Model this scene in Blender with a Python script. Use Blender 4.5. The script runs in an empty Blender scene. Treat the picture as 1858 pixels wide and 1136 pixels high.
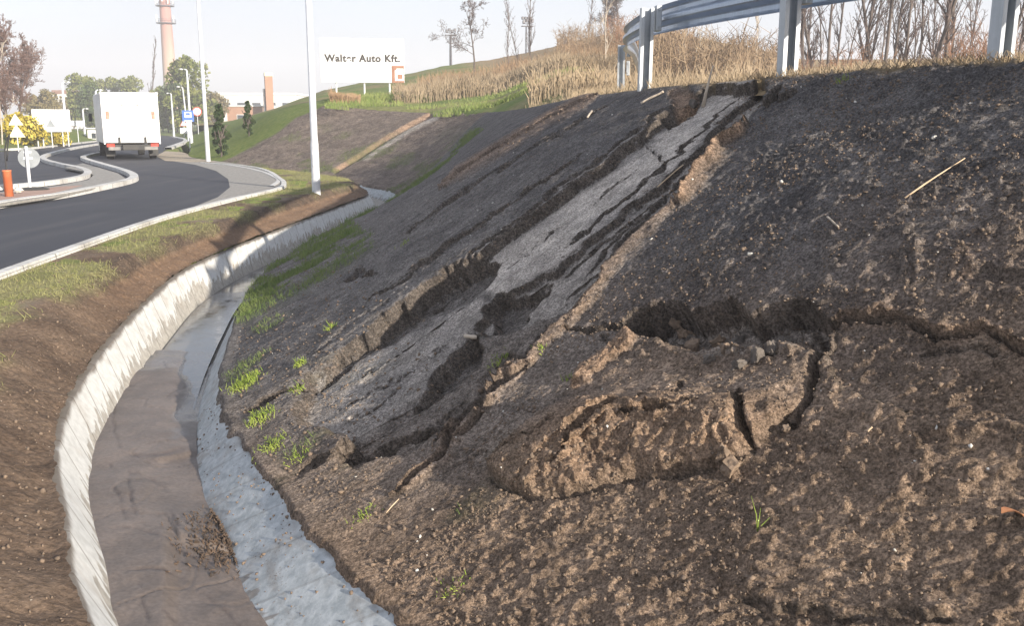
import bpy, math, random
import numpy as np
from mathutils import Vector, Matrix
sc = bpy.context.scene
R = math.radians
# ------------------------------------------------------------------ camera, light, exposure
F = 1700.0; CX = 929.0; CY = 568.0; HOR = 220.0; EYE = 1.7
PITCH = math.atan((CY - HOR) / F); CP, SP = math.cos(PITCH), math.sin(PITCH)
cam = bpy.data.cameras.new('camera'); cam.sensor_fit = 'HORIZONTAL'; cam.sensor_width = 36
cam.lens = F / 1858 * 36; cam.clip_start = 0.05; cam.clip_end = 6000
camo = bpy.data.objects.new('camera', cam); sc.collection.objects.link(camo)
camo.location = (0, 0, EYE); camo.rotation_euler = (math.pi / 2 - PITCH, 0, 0); sc.camera = camo
SUN_AZ = math.atan2(0.69, -0.72)      # measured from +Y towards +X (compass style)
SUN_EL = R(16.7)
w = bpy.data.worlds.new('World'); sc.world = w; w.use_nodes = True
nt = w.node_tree; bg = nt.nodes['Background']
sky = nt.nodes.new('ShaderNodeTexSky'); sky.sky_type = 'NISHITA'; sky.sun_disc = False
sky.sun_elevation = SUN_EL; sky.sun_rotation = SUN_AZ
sky.air_density = 1.0; sky.dust_density = 1.5; sky.ozone_density = 2.0; sky.altitude = 100
# thin bright high cloud veiling the clear sky
_mx = nt.nodes.new('ShaderNodeMix'); _mx.data_type = 'RGBA'
_tc = nt.nodes.new('ShaderNodeTexCoord'); _nz = nt.nodes.new('ShaderNodeTexNoise'); _nz.inputs['Scale'].default_value = 2.2; _nz.inputs['Detail'].default_value = 5
_mp = nt.nodes.new('ShaderNodeMapping'); _mp.inputs['Scale'].default_value = (1, 1, 3.5); nt.links.new(_tc.outputs['Generated'], _mp.inputs[0]); nt.links.new(_mp.outputs[0], _nz.inputs['Vector'])
_mr = nt.nodes.new('ShaderNodeMapRange'); nt.links.new(_nz.outputs[0], _mr.inputs[0])
for _i, _v in enumerate((.3, .7, .62, .86)): _mr.inputs[_i + 1].default_value = _v
nt.links.new(_mr.outputs[0], _mx.inputs[0]); nt.links.new(sky.outputs[0], _mx.inputs[6]); _mx.inputs[7].default_value = (2.62, 2.76, 3.15, 1)
nt.links.new(_mx.outputs[2], bg.inputs[0]); bg.inputs[1].default_value = 0.13
sl = bpy.data.lights.new('sun', 'SUN'); sl.energy = 5.6; sl.angle = R(0.6); sl.color = (1.0, 0.9, 0.76)
so = bpy.data.objects.new('sun', sl); sc.collection.objects.link(so)
sd = Vector((math.sin(SUN_AZ) * math.cos(SUN_EL), math.cos(SUN_AZ) * math.cos(SUN_EL), math.sin(SUN_EL)))
so.rotation_euler = sd.to_track_quat('Z', 'Y').to_euler(); so.location = (20, -10, 30)
sc.view_settings.view_transform = 'Standard'; sc.view_settings.look = 'None'
sc.view_settings.exposure = 1.1; sc.view_settings.gamma = 1.0
sc.render.engine = 'CYCLES'
try:
    sc.cycles.volume_step_rate = 4.0; sc.cycles.max_bounces = 6
except Exception: pass
# ------------------------------------------------------------------ pixel helpers (photo pixels -> points in the place)
def ray(px, py):
    a = (px - CX) / F; b = (CY - py) / F
    return np.array([a, CP + b * SP, -SP + b * CP])
def P(px, py, z=0.0):
    d = ray(px, py); t = (z - EYE) / d[2]
    return np.array([d[0] * t, d[1] * t, z])
def at(px, py, Y):
    d = ray(px, py); t = Y / d[1]
    return np.array([d[0] * t, Y, EYE + d[2] * t])
def proj(x, y, z):
    z = z - EYE
    c = y * CP - z * SP; u = y * SP + z * CP
    c = np.maximum(c, 0.05)
    return CX + F * x / c, CY - F * u / c, c
# ------------------------------------------------------------------ noise
def _h(i, j, s):
    n = (i.astype(np.uint32) * np.uint32(374761393) + j.astype(np.uint32) * np.uint32(668265263) + np.uint32(s * 144665 + 12345))
    n = (n ^ (n >> np.uint32(13))) * np.uint32(1274126177)
    n = n ^ (n >> np.uint32(16))
    return (n & np.uint32(0xffff)).astype(np.float32) / 65535.0
def vnoise(x, y, seed=0):
    x = np.asarray(x, np.float64); y = np.asarray(y, np.float64)
    xi = np.floor(x); yi = np.floor(y)
    fx = (x - xi).astype(np.float32); fy = (y - yi).astype(np.float32)
    xi = xi.astype(np.int64); yi = yi.astype(np.int64)
    fx = fx * fx * fx * (fx * (fx * 6 - 15) + 10); fy = fy * fy * fy * (fy * (fy * 6 - 15) + 10)
    a = _h(xi, yi, seed); b = _h(xi + 1, yi, seed); c = _h(xi, yi + 1, seed); d = _h(xi + 1, yi + 1, seed)
    return (a + (b - a) * fx + (c - a) * fy + (a - b - c + d) * fx * fy) * 2 - 1
def fbm(x, y, seed=0, octv=4, gain=0.5):
    s = 0; a = 1.0; t = 0
    for o in range(octv):
        ca, sa = math.cos(o * 1.1 + .4), math.sin(o * 1.1 + .4)
        s = s + a * vnoise((x * ca - y * sa) * 2 ** o + o * 17.3, (x * sa + y * ca) * 2 ** o - o * 9.1, seed + o); t += a; a *= gain
    return s / t
def sstep(a, b, x):
    t = np.clip((x - a) / (b - a), 0, 1); return t * t * (3 - 2 * t)
def catmull(pts, n_per):
    pts = np.asarray(pts, float); out = []
    Q = np.vstack([2 * pts[0] - pts[1], pts, 2 * pts[-1] - pts[-2]])
    for i in range(1, len(Q) - 2):
        n = n_per[i - 1] if hasattr(n_per, '__len__') else n_per
        t = np.linspace(0, 1, n, endpoint=False)[:, None]
        a, b, c, d = Q[i - 1], Q[i], Q[i + 1], Q[i + 2]
        out.append(0.5 * (2 * b + (c - a) * t + (2 * a - 5 * b + 4 * c - d) * t * t + (3 * b - a - 3 * c + d) * t ** 3))
    out.append(pts[-1:]); return np.vstack(out)
def pl_dist(px, py, poly, closed=False):
    """distance to polyline, and fraction along it"""
    poly = np.asarray(poly, float)
    if closed: poly = np.vstack([poly, poly[:1]])
    best = np.full(px.shape, 1e9, np.float32); fr = np.zeros(px.shape, np.float32)
    n = len(poly) - 1
    for i in range(n):
        ax, ay = poly[i]; bx, by = poly[i + 1]; dx, dy = bx - ax, by - ay; L = dx * dx + dy * dy + 1e-9
        t = np.clip(((px - ax) * dx + (py - ay) * dy) / L, 0, 1)
        d = np.hypot(px - ax - t * dx, py - ay - t * dy)
        m = d < best; best = np.where(m, d, best); fr = np.where(m, (i + t) / n, fr)
    return best, fr
def inside(px, py, poly):
    poly = np.asarray(poly, float); r = np.zeros(px.shape, bool); n = len(poly)
    for i in range(n):
        ax, ay = poly[i]; bx, by = poly[(i + 1) % n]
        if ay == by: continue
        c = ((ay > py) != (by > py)) & (px < (bx - ax) * (py - ay) / (by - ay) + ax)
        r ^= c
    return r
def sdist(px, py, poly):
    d, _ = pl_dist(px, py, poly, True); return np.where(inside(px, py, poly), d, -d)
# ------------------------------------------------------------------ object helpers
COL = sc.collection
def tag(o, label=None, cat=None, group=None, kind=None):
    if label: o['label'] = label
    if cat: o['category'] = cat
    if group: o['group'] = group
    if kind: o['kind'] = kind
    return o
def link(name, me, mat=None, parent=None):
    o = bpy.data.objects.new(name, me); COL.objects.link(o)
    if mat is not None:
        for m in (mat if isinstance(mat, (list, tuple)) else [mat]): me.materials.append(m)
    if parent is not None: o.parent = parent
    return o
def thing(name, label, cat, loc=(0, 0, 0), rz=0, group=None):
    o = bpy.data.objects.new(name, None); COL.objects.link(o); o.location = tuple(float(v) for v in loc); o.rotation_euler = (0, 0, rz)
    o.empty_display_size = 0.2
    return tag(o, label, cat, group)
def npmesh(name, V, Fq, attrs=None, smooth=True, uv=None):
    me = bpy.data.meshes.new(name); V = np.ascontiguousarray(V, np.float32); Fq = np.ascontiguousarray(Fq, np.int32)
    k = Fq.shape[1]
    me.vertices.add(len(V)); me.vertices.foreach_set('co', V.ravel())
    me.loops.add(Fq.size); me.loops.foreach_set('vertex_index', Fq.ravel())
    me.polygons.add(len(Fq)); me.polygons.foreach_set('loop_start', np.arange(0, Fq.size, k, dtype=np.int32))
    me.polygons.foreach_set('loop_total', np.full(len(Fq), k, np.int32))
    me.update(calc_edges=True)
    me.polygons.foreach_set('use_smooth', np.full(len(Fq), smooth))
    for n, a in (attrs or {}).items():
        at_ = me.attributes.new(n, 'FLOAT', 'POINT'); at_.data.foreach_set('value', np.ascontiguousarray(a, np.float32).ravel())
    if uv is not None:
        u = me.uv_layers.new(name='UVMap'); u.data.foreach_set('uv', np.ascontiguousarray(uv[Fq.ravel()], np.float32).ravel())
    me.validate(); return me
def gridfaces(n, m):
    i = np.arange(n - 1)[:, None]; j = np.arange(m - 1)[None, :]
    a = i * m + j
    return np.stack([a, a + m, a + m + 1, a + 1], -1).reshape(-1, 4)
class MB:
    def __init__(s): s.v = []; s.f = []; s.mi = []
    def add(s, vs, fs, mi=0):
        o = len(s.v); s.v += [tuple(float(c) for c in v) for v in vs]
        s.f += [tuple(i + o for i in f) for f in fs]; s.mi += [mi] * len(fs); return s
    def box(s, c, d, rz=0, mi=0, bev=0.0):
        x, y, z = d[0] / 2, d[1] / 2, d[2] / 2; b = min(bev, x * .9, y * .9, z * .9)
        ca, sa = math.cos(rz), math.sin(rz)
        if b <= 0:
            vs = [(sx * x, sy * y, sz * z) for sz in (-1, 1) for sy in (-1, 1) for sx in (-1, 1)]
            fs = [(0, 2, 3, 1), (4, 5, 7, 6), (0, 1, 5, 4), (2, 6, 7, 3), (0, 4, 6, 2), (1, 3, 7, 5)]
        else:
            vs = []; idx = {}
            for sz in (-1, 1):
                for sy in (-1, 1):
                    for sx in (-1, 1):
                        for ax in range(3):
                            k = [sx * (x - b), sy * (y - b), sz * (z - b)]
                            k[ax] = (sx * x, sy * y, sz * z)[ax]
                            idx[(sx, sy, sz, ax)] = len(vs); vs.append(tuple(k))
            I = lambda a, b_, c_, ax: idx[(a, b_, c_, ax)]
            fs = []
            for q in (-1, 1):
                fs.append([I(q, -1, -1, 0), I(q, 1, -1, 0), I(q, 1, 1, 0), I(q, -1, 1, 0)][::q])
                fs.append([I(-1, q, -1, 1), I(-1, q, 1, 1), I(1, q, 1, 1), I(1, q, -1, 1)][::q])
                fs.append([I(-1, -1, q, 2), I(1, -1, q, 2), I(1, 1, q, 2), I(-1, 1, q, 2)][::q])
            for a in (-1, 1):
                for c_ in (-1, 1):
                    fs.append([I(-1, a, c_, 1), I(1, a, c_, 1), I(1, a, c_, 2), I(-1, a, c_, 2)])
                    fs.append([I(a, -1, c_, 0), I(a, 1, c_, 0), I(a, 1, c_, 2), I(a, -1, c_, 2)])
                    fs.append([I(a, c_, -1, 0), I(a, c_, 1, 0), I(a, c_, 1, 1), I(a, c_, -1, 1)])
                    for d_ in (-1, 1): fs.append([I(a, c_, d_, 0), I(a, c_, d_, 1), I(a, c_, d_, 2)])
        vs = [(c[0] + a * ca - b_ * sa, c[1] + a * sa + b_ * ca, c[2] + z_) for a, b_, z_ in vs]
        return s.add(vs, fs, mi)
    def tube(s, pts, rad, n=6, mi=0, cap=True):
        pts = [Vector(tuple(float(c) for c in p)) for p in pts]
        if not hasattr(rad, '__len__'): rad = [rad] * len(pts)
        vs = []; fs = []
        up = None
        for i, p in enumerate(pts):
            d = (pts[min(i + 1, len(pts) - 1)] - pts[max(i - 1, 0)])
            d = d.normalized() if d.length > 1e-9 else Vector((0, 0, 1))
            if up is None: up = Vector((0, 0, 1)) if abs(d.z) < .9 else Vector((1, 0, 0))
            a = d.cross(up); a = a.normalized() if a.length > 1e-6 else d.orthogonal().normalized()
            b = a.cross(d).normalized(); up = b
            for k in range(n):
                t = 2 * math.pi * k / n; q = p + (a * math.cos(t) + b * math.sin(t)) * rad[i]; vs.append(q)
        for i in range(len(pts) - 1):
            for k in range(n): fs.append((i * n + k, i * n + (k + 1) % n, (i + 1) * n + (k + 1) % n, (i + 1) * n + k))
        if cap: fs.append(tuple(range(n))[::-1]); fs.append(tuple(range((len(pts) - 1) * n, len(pts) * n)))
        return s.add(vs, fs, mi)
    def lathe(s, prof, n=16, c=(0, 0, 0), mi=0):
        vs = []; fs = []
        for r, z in prof:
            for k in range(n):
                t = 2 * math.pi * k / n; vs.append((c[0] + r * math.cos(t), c[1] + r * math.sin(t), c[2] + z))
        m = len(prof)
        for i in range(m - 1):
            for k in range(n): fs.append((i * n + k, i * n + (k + 1) % n, (i + 1) * n + (k + 1) % n, (i + 1) * n + k))
        fs.append(tuple(range(n))[::-1]); fs.append(tuple(range((m - 1) * n, m * n)))
        return s.add(vs, fs, mi)
    def prism(s, poly, y0, y1, mi=0, axis='y'):
        """poly in (x,z), extruded along y (or, axis z, poly in (x,y) extruded in z)"""
        n = len(poly)
        mk = (lambda p, h: (p[0], h, p[1])) if axis == 'y' else (lambda p, h: (p[0], p[1], h))
        vs = [mk(p, y0) for p in poly] + [mk(p, y1) for p in poly]
        fs = [tuple(range(n)), tuple(range(n, 2 * n))[::-1]] + [(i, i + n, (i + 1) % n + n, (i + 1) % n) for i in range(n)]
        return s.add(vs, fs, mi)
    def build(s, name, mat=None, parent=None, smooth=False):
        me = bpy.data.meshes.new(name); me.from_pydata(s.v, [], s.f)
        if isinstance(mat, (list, tuple)): me.polygons.foreach_set('material_index', s.mi)
        if smooth: me.polygons.foreach_set('use_smooth', [True] * len(s.f))
        import bmesh
        bm = bmesh.new(); bm.from_mesh(me); bmesh.ops.recalc_face_normals(bm, faces=bm.faces); bm.to_mesh(me); bm.free()
        me.update(); return link(name, me, mat, parent)
# ------------------------------------------------------------------ materials
def newmat(name):
    m = bpy.data.materials.new(name); m.use_nodes = True; return m, m.node_tree, m.node_tree.nodes['Principled BSDF']
def nd(t, typ, **kw):
    n = t.nodes.new(typ)
    for k, v in kw.items():
        if k in n.inputs: n.inputs[k].default_value = v
        else: setattr(n, k, v)
    return n
def mixc(t, fac, a, b, bt='MIX'):
    n = t.nodes.new('ShaderNodeMix'); n.data_type = 'RGBA'; n.blend_type = bt
    for s, v in ((n.inputs[0], fac), (n.inputs[6], a), (n.inputs[7], b)):
        if isinstance(v, bpy.types.NodeSocket): t.links.new(v, s)
        elif isinstance(v, (int, float)): s.default_value = v if s == n.inputs[0] else (v, v, v, 1)
        else: s.default_value = (*v, 1)
    return n.outputs[2]
def mth(t, op, a, b=0.0, clamp=False):
    n = t.nodes.new('ShaderNodeMath'); n.operation = op; n.use_clamp = clamp
    for s, v in ((n.inputs[0], a), (n.inputs[1], b)):
        if isinstance(v, bpy.types.NodeSocket): t.links.new(v, s)
        else: s.default_value = v
    return n.outputs[0]
def mrange(t, v, a, b, c=0.0, d=1.0):
    n = t.nodes.new('ShaderNodeMapRange'); n.interpolation_type = 'SMOOTHSTEP'
    t.links.new(v, n.inputs[0])
    for i, x in enumerate((a, b, c, d)): n.inputs[i + 1].default_value = x
    return n.outputs[0]
def coords(t, which='Object', scale=None, rot=None):
    tc = t.nodes.new('ShaderNodeTexCoord'); o = tc.outputs[which]
    if scale or rot:
        mp = t.nodes.new('ShaderNodeMapping'); t.links.new(o, mp.inputs[0])
        if scale: mp.inputs['Scale'].default_value = scale
        if rot: mp.inputs['Rotation'].default_value = rot
        o = mp.outputs[0]
    return o
def noise(t, co, scale, detail=4, rough=.55, dist=0):
    n = nd(t, 'ShaderNodeTexNoise'); n.inputs['Scale'].default_value = scale; n.inputs['Detail'].default_value = detail
    n.inputs['Roughness'].default_value = rough; n.inputs['Distortion'].default_value = dist
    t.links.new(co, n.inputs['Vector']); return n.outputs[0]
def voro(t, co, scale, feat='F1'):
    n = nd(t, 'ShaderNodeTexVoronoi'); n.feature = feat; n.inputs['Scale'].default_value = scale; t.links.new(co, n.inputs['Vector']); return n
def bump(t, b, h, strength=.5, dist=.01, prev=None):
    n = t.nodes.new('ShaderNodeBump'); n.inputs['Strength'].default_value = strength; n.inputs['Distance'].default_value = dist
    t.links.new(h, n.inputs['Height'])
    if prev is not None: t.links.new(prev, n.inputs['Normal'])
    if b is not None: t.links.new(n.outputs[0], b.inputs['Normal'])
    return n.outputs[0]
def attr(t, name):
    n = t.nodes.new('ShaderNodeAttribute'); n.attribute_name = name; return n.outputs['Fac']
def simple(name, c1, c2=None, scale=8, rough=.6, metal=0, bmp=0, bdist=.005, detail=4, spec=None):
    m, t, b = newmat(name); b.inputs['Roughness'].default_value = rough; b.inputs['Metallic'].default_value = metal
    if spec is not None: b.inputs['Specular IOR Level'].default_value = spec
    co = coords(t)
    n = noise(t, co, scale, detail)
    f = mrange(t, n, .3, .7)
    t.links.new(mixc(t, f, c1, c2 or tuple(v * .82 for v in c1)), b.inputs['Base Color'])
    if bmp: bump(t, b, n, bmp, bdist)
    return m
# ------------------------------------------------------------------ setting: embankment, channel bed, verge
L_ST = np.array([(2.1, -2.2), (.2, .75), (-1.80, 3.66), (-2.35, 4.64), (-2.96, 5.82), (-3.54, 7.48), (-4.23, 10.5), (-4.7, 13.9),
                 (-4.55, 18.6), (-4.25, 24.0), (-4.15, 27.2), (-5.1, 30.2), (-7.2, 33.0), (-9.9, 36.0), (-13.0, 40.2), (-16.5, 47.), (-21.5, 62.), (-33.5, 95.)])
C_ST = np.array([(6.6, -.8, 2.0), (5.0, 1.9, 2.0), (3.35, 5.0, 2.02), (2.85, 6.1, 2.05), (2.4, 7.2, 2.05), (2.05, 8.3, 2.05), (1.65, 10.2, 2.06), (1.4, 14, 2.09),
                 (1.17, 18, 2.12), (.5, 26, 2.07), (-.6, 34, 2.03), (-2.2, 38, 2.05), (-4.3, 40.5, 2.08), (-6.5, 42.5, 2.22), (-8.5, 44, 2.46), (-11, 50, 2.6), (-15, 62, 2.5), (-27, 90, 1.6)])
K_ST = np.array([(-4.6, -2), (-4.9, 1.5), (-5.2, 4), (-5.35, 5.8), (-5.5, 7.5), (-5.68, 10), (-5.9, 12.5), (-6.2, 16.7), (-6.15, 20.5), (-5.95, 24.2), (-6.35, 26.6), (-7.1, 29.0),
                 (-8.9, 34.2), (-10.5, 36.9), (-13.2, 40.0), (-16.9, 46.5), (-22, 61), (-34, 94)])
TW_ST = np.array([1.24, 1.24, 1.22, 1.2, 1.16, 1.1, 1.08, 1.05, .8, .72, .95, 1.12, 1.12, 1.1, .6, .5, .5, .5])
TZ_ST = np.array([-.5] * 10 + [-.48, -.44, -.36, -.2, -.06, 0, 0, 0])
LZ_ST = np.array([-.4] * 10 + [-.38, -.34, -.28, -.16, -.02, -.02, -.02, -.02])
DEPTH_ST = np.array([1.] * 12 + [.8, .35, .06, .03, .03, .03])
nst = len(L_ST)
nper = []
for i in range(nst - 1):
    A = (L_ST[i] + C_ST[i, :2]) / 2; B = (L_ST[i + 1] + C_ST[i + 1, :2]) / 2
    ln = max(np.linalg.norm(L_ST[i + 1] - L_ST[i]), np.linalg.norm(C_ST[i + 1, :2] - C_ST[i, :2])); D = np.linalg.norm((A + B) / 2)
    ds = np.clip(D * .0021, .011, .2)
    if i == 0: ds = .06
    nper.append(int(max(6, ln / ds)))
def curve(pts): return catmull(pts, nper)
Ls = curve(L_ST); Cs = curve(C_ST); Ks = curve(K_ST)
sidx = np.concatenate([i + np.linspace(0, 1, n, endpoint=False) for i, n in enumerate(nper)] + [[nst - 1]])
lin = lambda a: np.interp(sidx, np.arange(nst), a)
TW = lin(TW_ST); TZ = lin(TZ_ST); LZ = lin(LZ_ST); DP = lin(DEPTH_ST)
def smooth_normals(c):
    s = np.concatenate([[0], np.cumsum(np.linalg.norm(np.diff(c, axis=0), axis=1))])
    ss = np.arange(0, s[-1], .25); cx = np.interp(ss, s, c[:, 0]); cy = np.interp(ss, s, c[:, 1])
    k = np.ones(7) / 7; pad = lambda v: np.convolve(np.pad(v, 3, mode='reflect', reflect_type='odd'), k, 'valid')
    dx = np.gradient(pad(cx)); dy = np.gradient(pad(cy)); l = np.hypot(dx, dy)
    return s, np.stack([np.interp(s, ss, dy / l), np.interp(s, ss, -dx / l)], 1)   # right-hand normal
arcL, NR = smooth_normals(Ls)
Ts = Ls + NR * TW[:, None]
# --- embankment base surface
NW = 400
wv = np.concatenate([[-.008], np.linspace(0, 1, NW) , 1 + np.array([.006, .014, .025, .04, .06, .09, .13, .18, .25])])
def prof(w_):
    g = np.minimum(w_, 1.0)
    g = g - .035 * np.sin(np.clip(w_, 0, 1) * math.pi * 2)
    sm = sstep(.9, 1.06, w_)
    g = g * (1 - sm) + sm * (1.0 + .02 * np.clip((w_ - 1) / .25, 0, 1))
    return np.where(w_ < 0, -.03, g)
W_, S_ = np.meshgrid(wv, sidx)
spill = .015 + .03 * fbm(arcL * 5, arcL * 0 + 3, 18, 4, .6) + .03 * fbm(arcL * .8, arcL * 0 + 7, 19, 2)
Ts = Ts - NR * (spill * (sidx < 13))[:, None]
dirC = Cs[:, :2] - Ts
BX = Ts[:, 0:1] + dirC[:, 0:1] * W_; BY = Ts[:, 1:2] + dirC[:, 1:2] * W_
BZ = TZ[:, None] + (Cs[:, 2:3] - TZ[:, None]) * prof(W_)
BZ = BZ + .022 * (1 - sstep(0, .03, W_)) * (W_ >= 0)
# large undulation of the face
BZ = BZ + .05 * fbm(BX * .45, BY * .45, 3, 3) * sstep(0, .15, W_) * sstep(1.02, .85, W_)
# normals
def normals(X, Y, Z):
    P_ = np.stack([X, Y, Z], -1); a = np.gradient(P_, axis=0); b = np.gradient(P_, axis=1); n = np.cross(a, b)
    n /= np.linalg.norm(n, axis=-1, keepdims=True) + 1e-12
    n[n[..., 2] < 0] *= -1; return n
NB = normals(BX, BY, BZ)
px0, py0, dep0 = proj(BX, BY, BZ)
behind = (BY * CP - (BZ - EYE) * SP) < .3
px0 = np.where(behind, 9000, px0); py0 = np.where(behind, 9000, py0)
# coarse depth of the slope per photo pixel, used to move a line seen on a sunken level back to the original face
def depth_at(x, y):
    d = (px0[::6, ::6] - x) ** 2 + (py0[::6, ::6] - y) ** 2; k = np.argmin(d); return dep0[::6, ::6].ravel()[k]
def lvl(poly, ref):
    return [(x, y + ref * .86 * F / depth_at(x, y)) for x, y in poly] if ref else poly
SL = S_.ravel(); 
warp = np.clip(dep0, 2, 40); k_ = F / warp
wx = (fbm(BX * 4, BY * 4, 11, 4, .6) * .045 + fbm(BX * 17, BY * 17, 12, 3) * .014) * k_
wy = (fbm(BX * 4, BY * 4, 13, 4, .6) * .045 + fbm(BX * 17, BY * 17, 14, 3) * .014) * k_
PX = (px0 + wx).astype(np.float32); PY = (py0 + wy).astype(np.float32)
D = np.zeros(PX.shape, np.float32); PALE = np.zeros_like(D); CLAY = np.zeros_like(D); GREEN = np.zeros_like(D); DARK = np.zeros_like(D); ROUGH = np.ones_like(D)
main = (S_ < 10.2)
TD = (.10 + .06 * sstep(900, 700, px0)).astype(np.float32)
STK_ = (fbm(np.interp(sidx, sidx, arcL)[:, None] * 7 + 0 * W_, W_ * 4, 15, 4, .6)).astype(np.float32)
def bbox(poly, m):
    p = np.asarray(poly); return main & (PX > p[:, 0].min() - m) & (PX < p[:, 0].max() + m) & (PY > p[:, 1].min() - m) & (PY < p[:, 1].max() + m)
def paint(poly, level, e0=-2, e1=2, ref=0, add=False, pale=None, clay=None, rough=None, dark=None):
    poly = lvl(poly, ref); B = bbox(poly, 60)
    sd_ = sdist(PX[B], PY[B], poly); m = sstep(e0, e1, sd_)
    if level is not None:
        lv_ = level[B] if isinstance(level, np.ndarray) else level
        D[B] = D[B] + m * lv_ if add else D[B] * (1 - m) + lv_ * m
    for arr, v in ((PALE, pale), (CLAY, clay), (ROUGH, rough), (DARK, dark)):
        if v is not None: arr[B] = arr[B] * (1 - m) + v * m
def crack(pl, wpx, depth, ref=0, lip=0, lipw=3.0, clay=0, taper=True, side=0, drop=0, dropw=60):
    pl = lvl(pl, ref); B = bbox(pl, max(40, wpx * 5, dropw if drop else 0))
    d, fr = pl_dist(PX[B], PY[B], pl)
    tp = np.clip(np.minimum(fr, 1 - fr) * 7, .15, 1) if taper else 1
    wv_ = wpx * tp
    m = 1 - sstep(wv_ * .35, wv_, d)
    r = (1 - sstep(wv_ * .9, wv_ * (lipw + .2), d)) * (1 - m)
    D[B] += -depth * m + lip * r
    if clay: CLAY[B] = np.maximum(CLAY[B], clay * r)
# ---- painting order: troughs and scarps of the slide (photo pixel outlines on the face)
A_lip = [(1292, 152), (1258, 166), (1246, 184), (1200, 208), (1150, 250), (1100, 288), (1040, 330), (985, 372), (940, 405), (880, 450), (800, 510), (740, 556), (680, 592), (610, 645), (556, 692)]
Cln = [(1392, 152), (1385, 185), (1355, 228), (1300, 275), (1235, 365), (1180, 412), (1085, 500), (1030, 572), (960, 640), (905, 700), (850, 740), (760, 800), (650, 850), (540, 890)]
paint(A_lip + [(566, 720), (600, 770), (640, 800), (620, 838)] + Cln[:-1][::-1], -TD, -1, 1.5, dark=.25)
# the pale slipped plate between the first scarp and the second
plate = [(1290, 158), (1245, 200), (1190, 240), (1100, 304), (1020, 362), (955, 410), (885, 462), (800, 520), (880, 545), (905, 560), (950, 522), (1000, 492), (1060, 437), (1120, 387), (1180, 337), (1240, 292), (1290, 234), (1345, 192), (1383, 152)]
paint(plate, None, -10, 16, ref=-.11, pale=1, rough=.25, dark=0)
paint([(860, 545), (760, 590), (640, 655), (560, 700), (535, 750), (540, 800), (600, 815), (650, 800), (720, 755), (780, 690), (845, 620), (890, 570)], -TD * .75, -8, 14, ref=-.13, pale=.6, rough=.45, dark=0)
# second scarp: strip between B lip and C
Bl = [(1385, 150), (1345, 190), (1290, 232), (1240, 290), (1180, 335), (1120, 385), (1060, 435), (1000, 490), (950, 522), (890, 548)]
Bl = lvl(Bl, -.11)
paint(Bl + [(850, 580), (900, 590), (960, 560)] + [(1030, 545), (1085, 485), (1170, 400), (1225, 352), (1290, 268), (1345, 222), (1378, 180), (1388, 152)], -TD - .055, -1, 1.5, pale=.6, rough=.5, dark=.1)
# hollows
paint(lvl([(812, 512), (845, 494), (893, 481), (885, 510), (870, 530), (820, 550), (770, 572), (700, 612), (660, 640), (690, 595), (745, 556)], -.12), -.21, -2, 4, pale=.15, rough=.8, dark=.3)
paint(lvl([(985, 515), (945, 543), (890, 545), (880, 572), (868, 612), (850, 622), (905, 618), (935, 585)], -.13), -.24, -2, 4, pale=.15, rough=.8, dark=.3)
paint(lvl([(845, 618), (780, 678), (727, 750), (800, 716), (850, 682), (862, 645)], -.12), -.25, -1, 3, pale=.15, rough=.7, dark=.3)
paint([(905, 620), (850, 690), (800, 722), (730, 760), (650, 810), (700, 830), (760, 800), (850, 740), (905, 690), (950, 640)], -.2, -6, 10, pale=.2, rough=.8)
for pl_ in ([(1250, 190), (1200, 216), (1150, 258), (1100, 297), (1040, 340), (985, 382), (940, 416), (880, 462), (805, 520)], [(795, 530), (740, 577), (680, 622), (615, 672), (570, 705)], [(1340, 205), (1292, 245), (1242, 303), (1182, 348), (1122, 398), (1062, 448), (1000, 503)]):
    crack(pl_, 4, .05, ref=-.10)
# crust edge along C: lifted lip with clay, then a dark crack
crack([(1357, 228), (1300, 275), (1240, 345), (1228, 378)], 8, .0, ref=0, lip=.07, lipw=1.9, clay=1)
crack([(1357, 228), (1300, 275), (1240, 345), (1180, 405), (1085, 500), (1030, 572), (960, 640), (905, 700)], 9, .09, lip=.05, lipw=2.6, clay=.45)
crack([(905, 700), (870, 730), (835, 765), (815, 800), (800, 830), (760, 865), (715, 900)], 9, .12, lip=.03, lipw=3, clay=.3)
crack([(1000, 570), (965, 605), (930, 650)], 14, .12)
for pl_ in ([(1030, 400), (985, 432), (930, 470)], [(1150, 300), (1110, 332), (1070, 366)], [(1215, 235), (1170, 268), (1130, 300)], [(1000, 420), (950, 462), (905, 492)]): crack(pl_, 2.2, .014, ref=-.10)
for pl_ in ([(840, 560), (780, 600), (700, 650), (640, 690)], [(800, 625), (740, 668), (660, 715), (600, 748)], [(720, 700), (660, 740), (600, 775)]): crack(pl_, 2.6, .014, ref=-.10, lip=.008)
for pl_ in ([(1240, 320), (1180, 375), (1110, 440), (1040, 510)], [(1210, 365), (1140, 430), (1070, 500), (1010, 560)]): crack(pl_, 4, .03, ref=-.16, lip=.015)
for pl_ in ([(960, 660), (900, 715), (840, 765), (790, 800)], [(930, 640), (870, 690), (810, 745), (740, 790), (660, 830)]): crack(pl_, 5, .045, lip=.025, clay=.2)
crack([(740, 520), (690, 560), (620, 605), (560, 650)], 4, .015, lip=.01); crack([(900, 690), (870, 760), (820, 810)], 5, .03, lip=.02)
# plate details
crack([(1335, 178), (1280, 228), (1240, 262), (1190, 310), (1150, 345), (1100, 385), (1060, 418), (1010, 458)], 3, .04, ref=-.11, lip=.006)
crack([(1120, 330), (1090, 350), (1050, 385)], 2.2, .015, ref=-.11)
crack([(1090, 420), (1050, 445), (1000, 478)], 2.2, .015, ref=-.11)
crack([(1165, 262), (1180, 285), (1200, 295)], 3, .01, ref=-.11, lip=.015)
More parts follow.
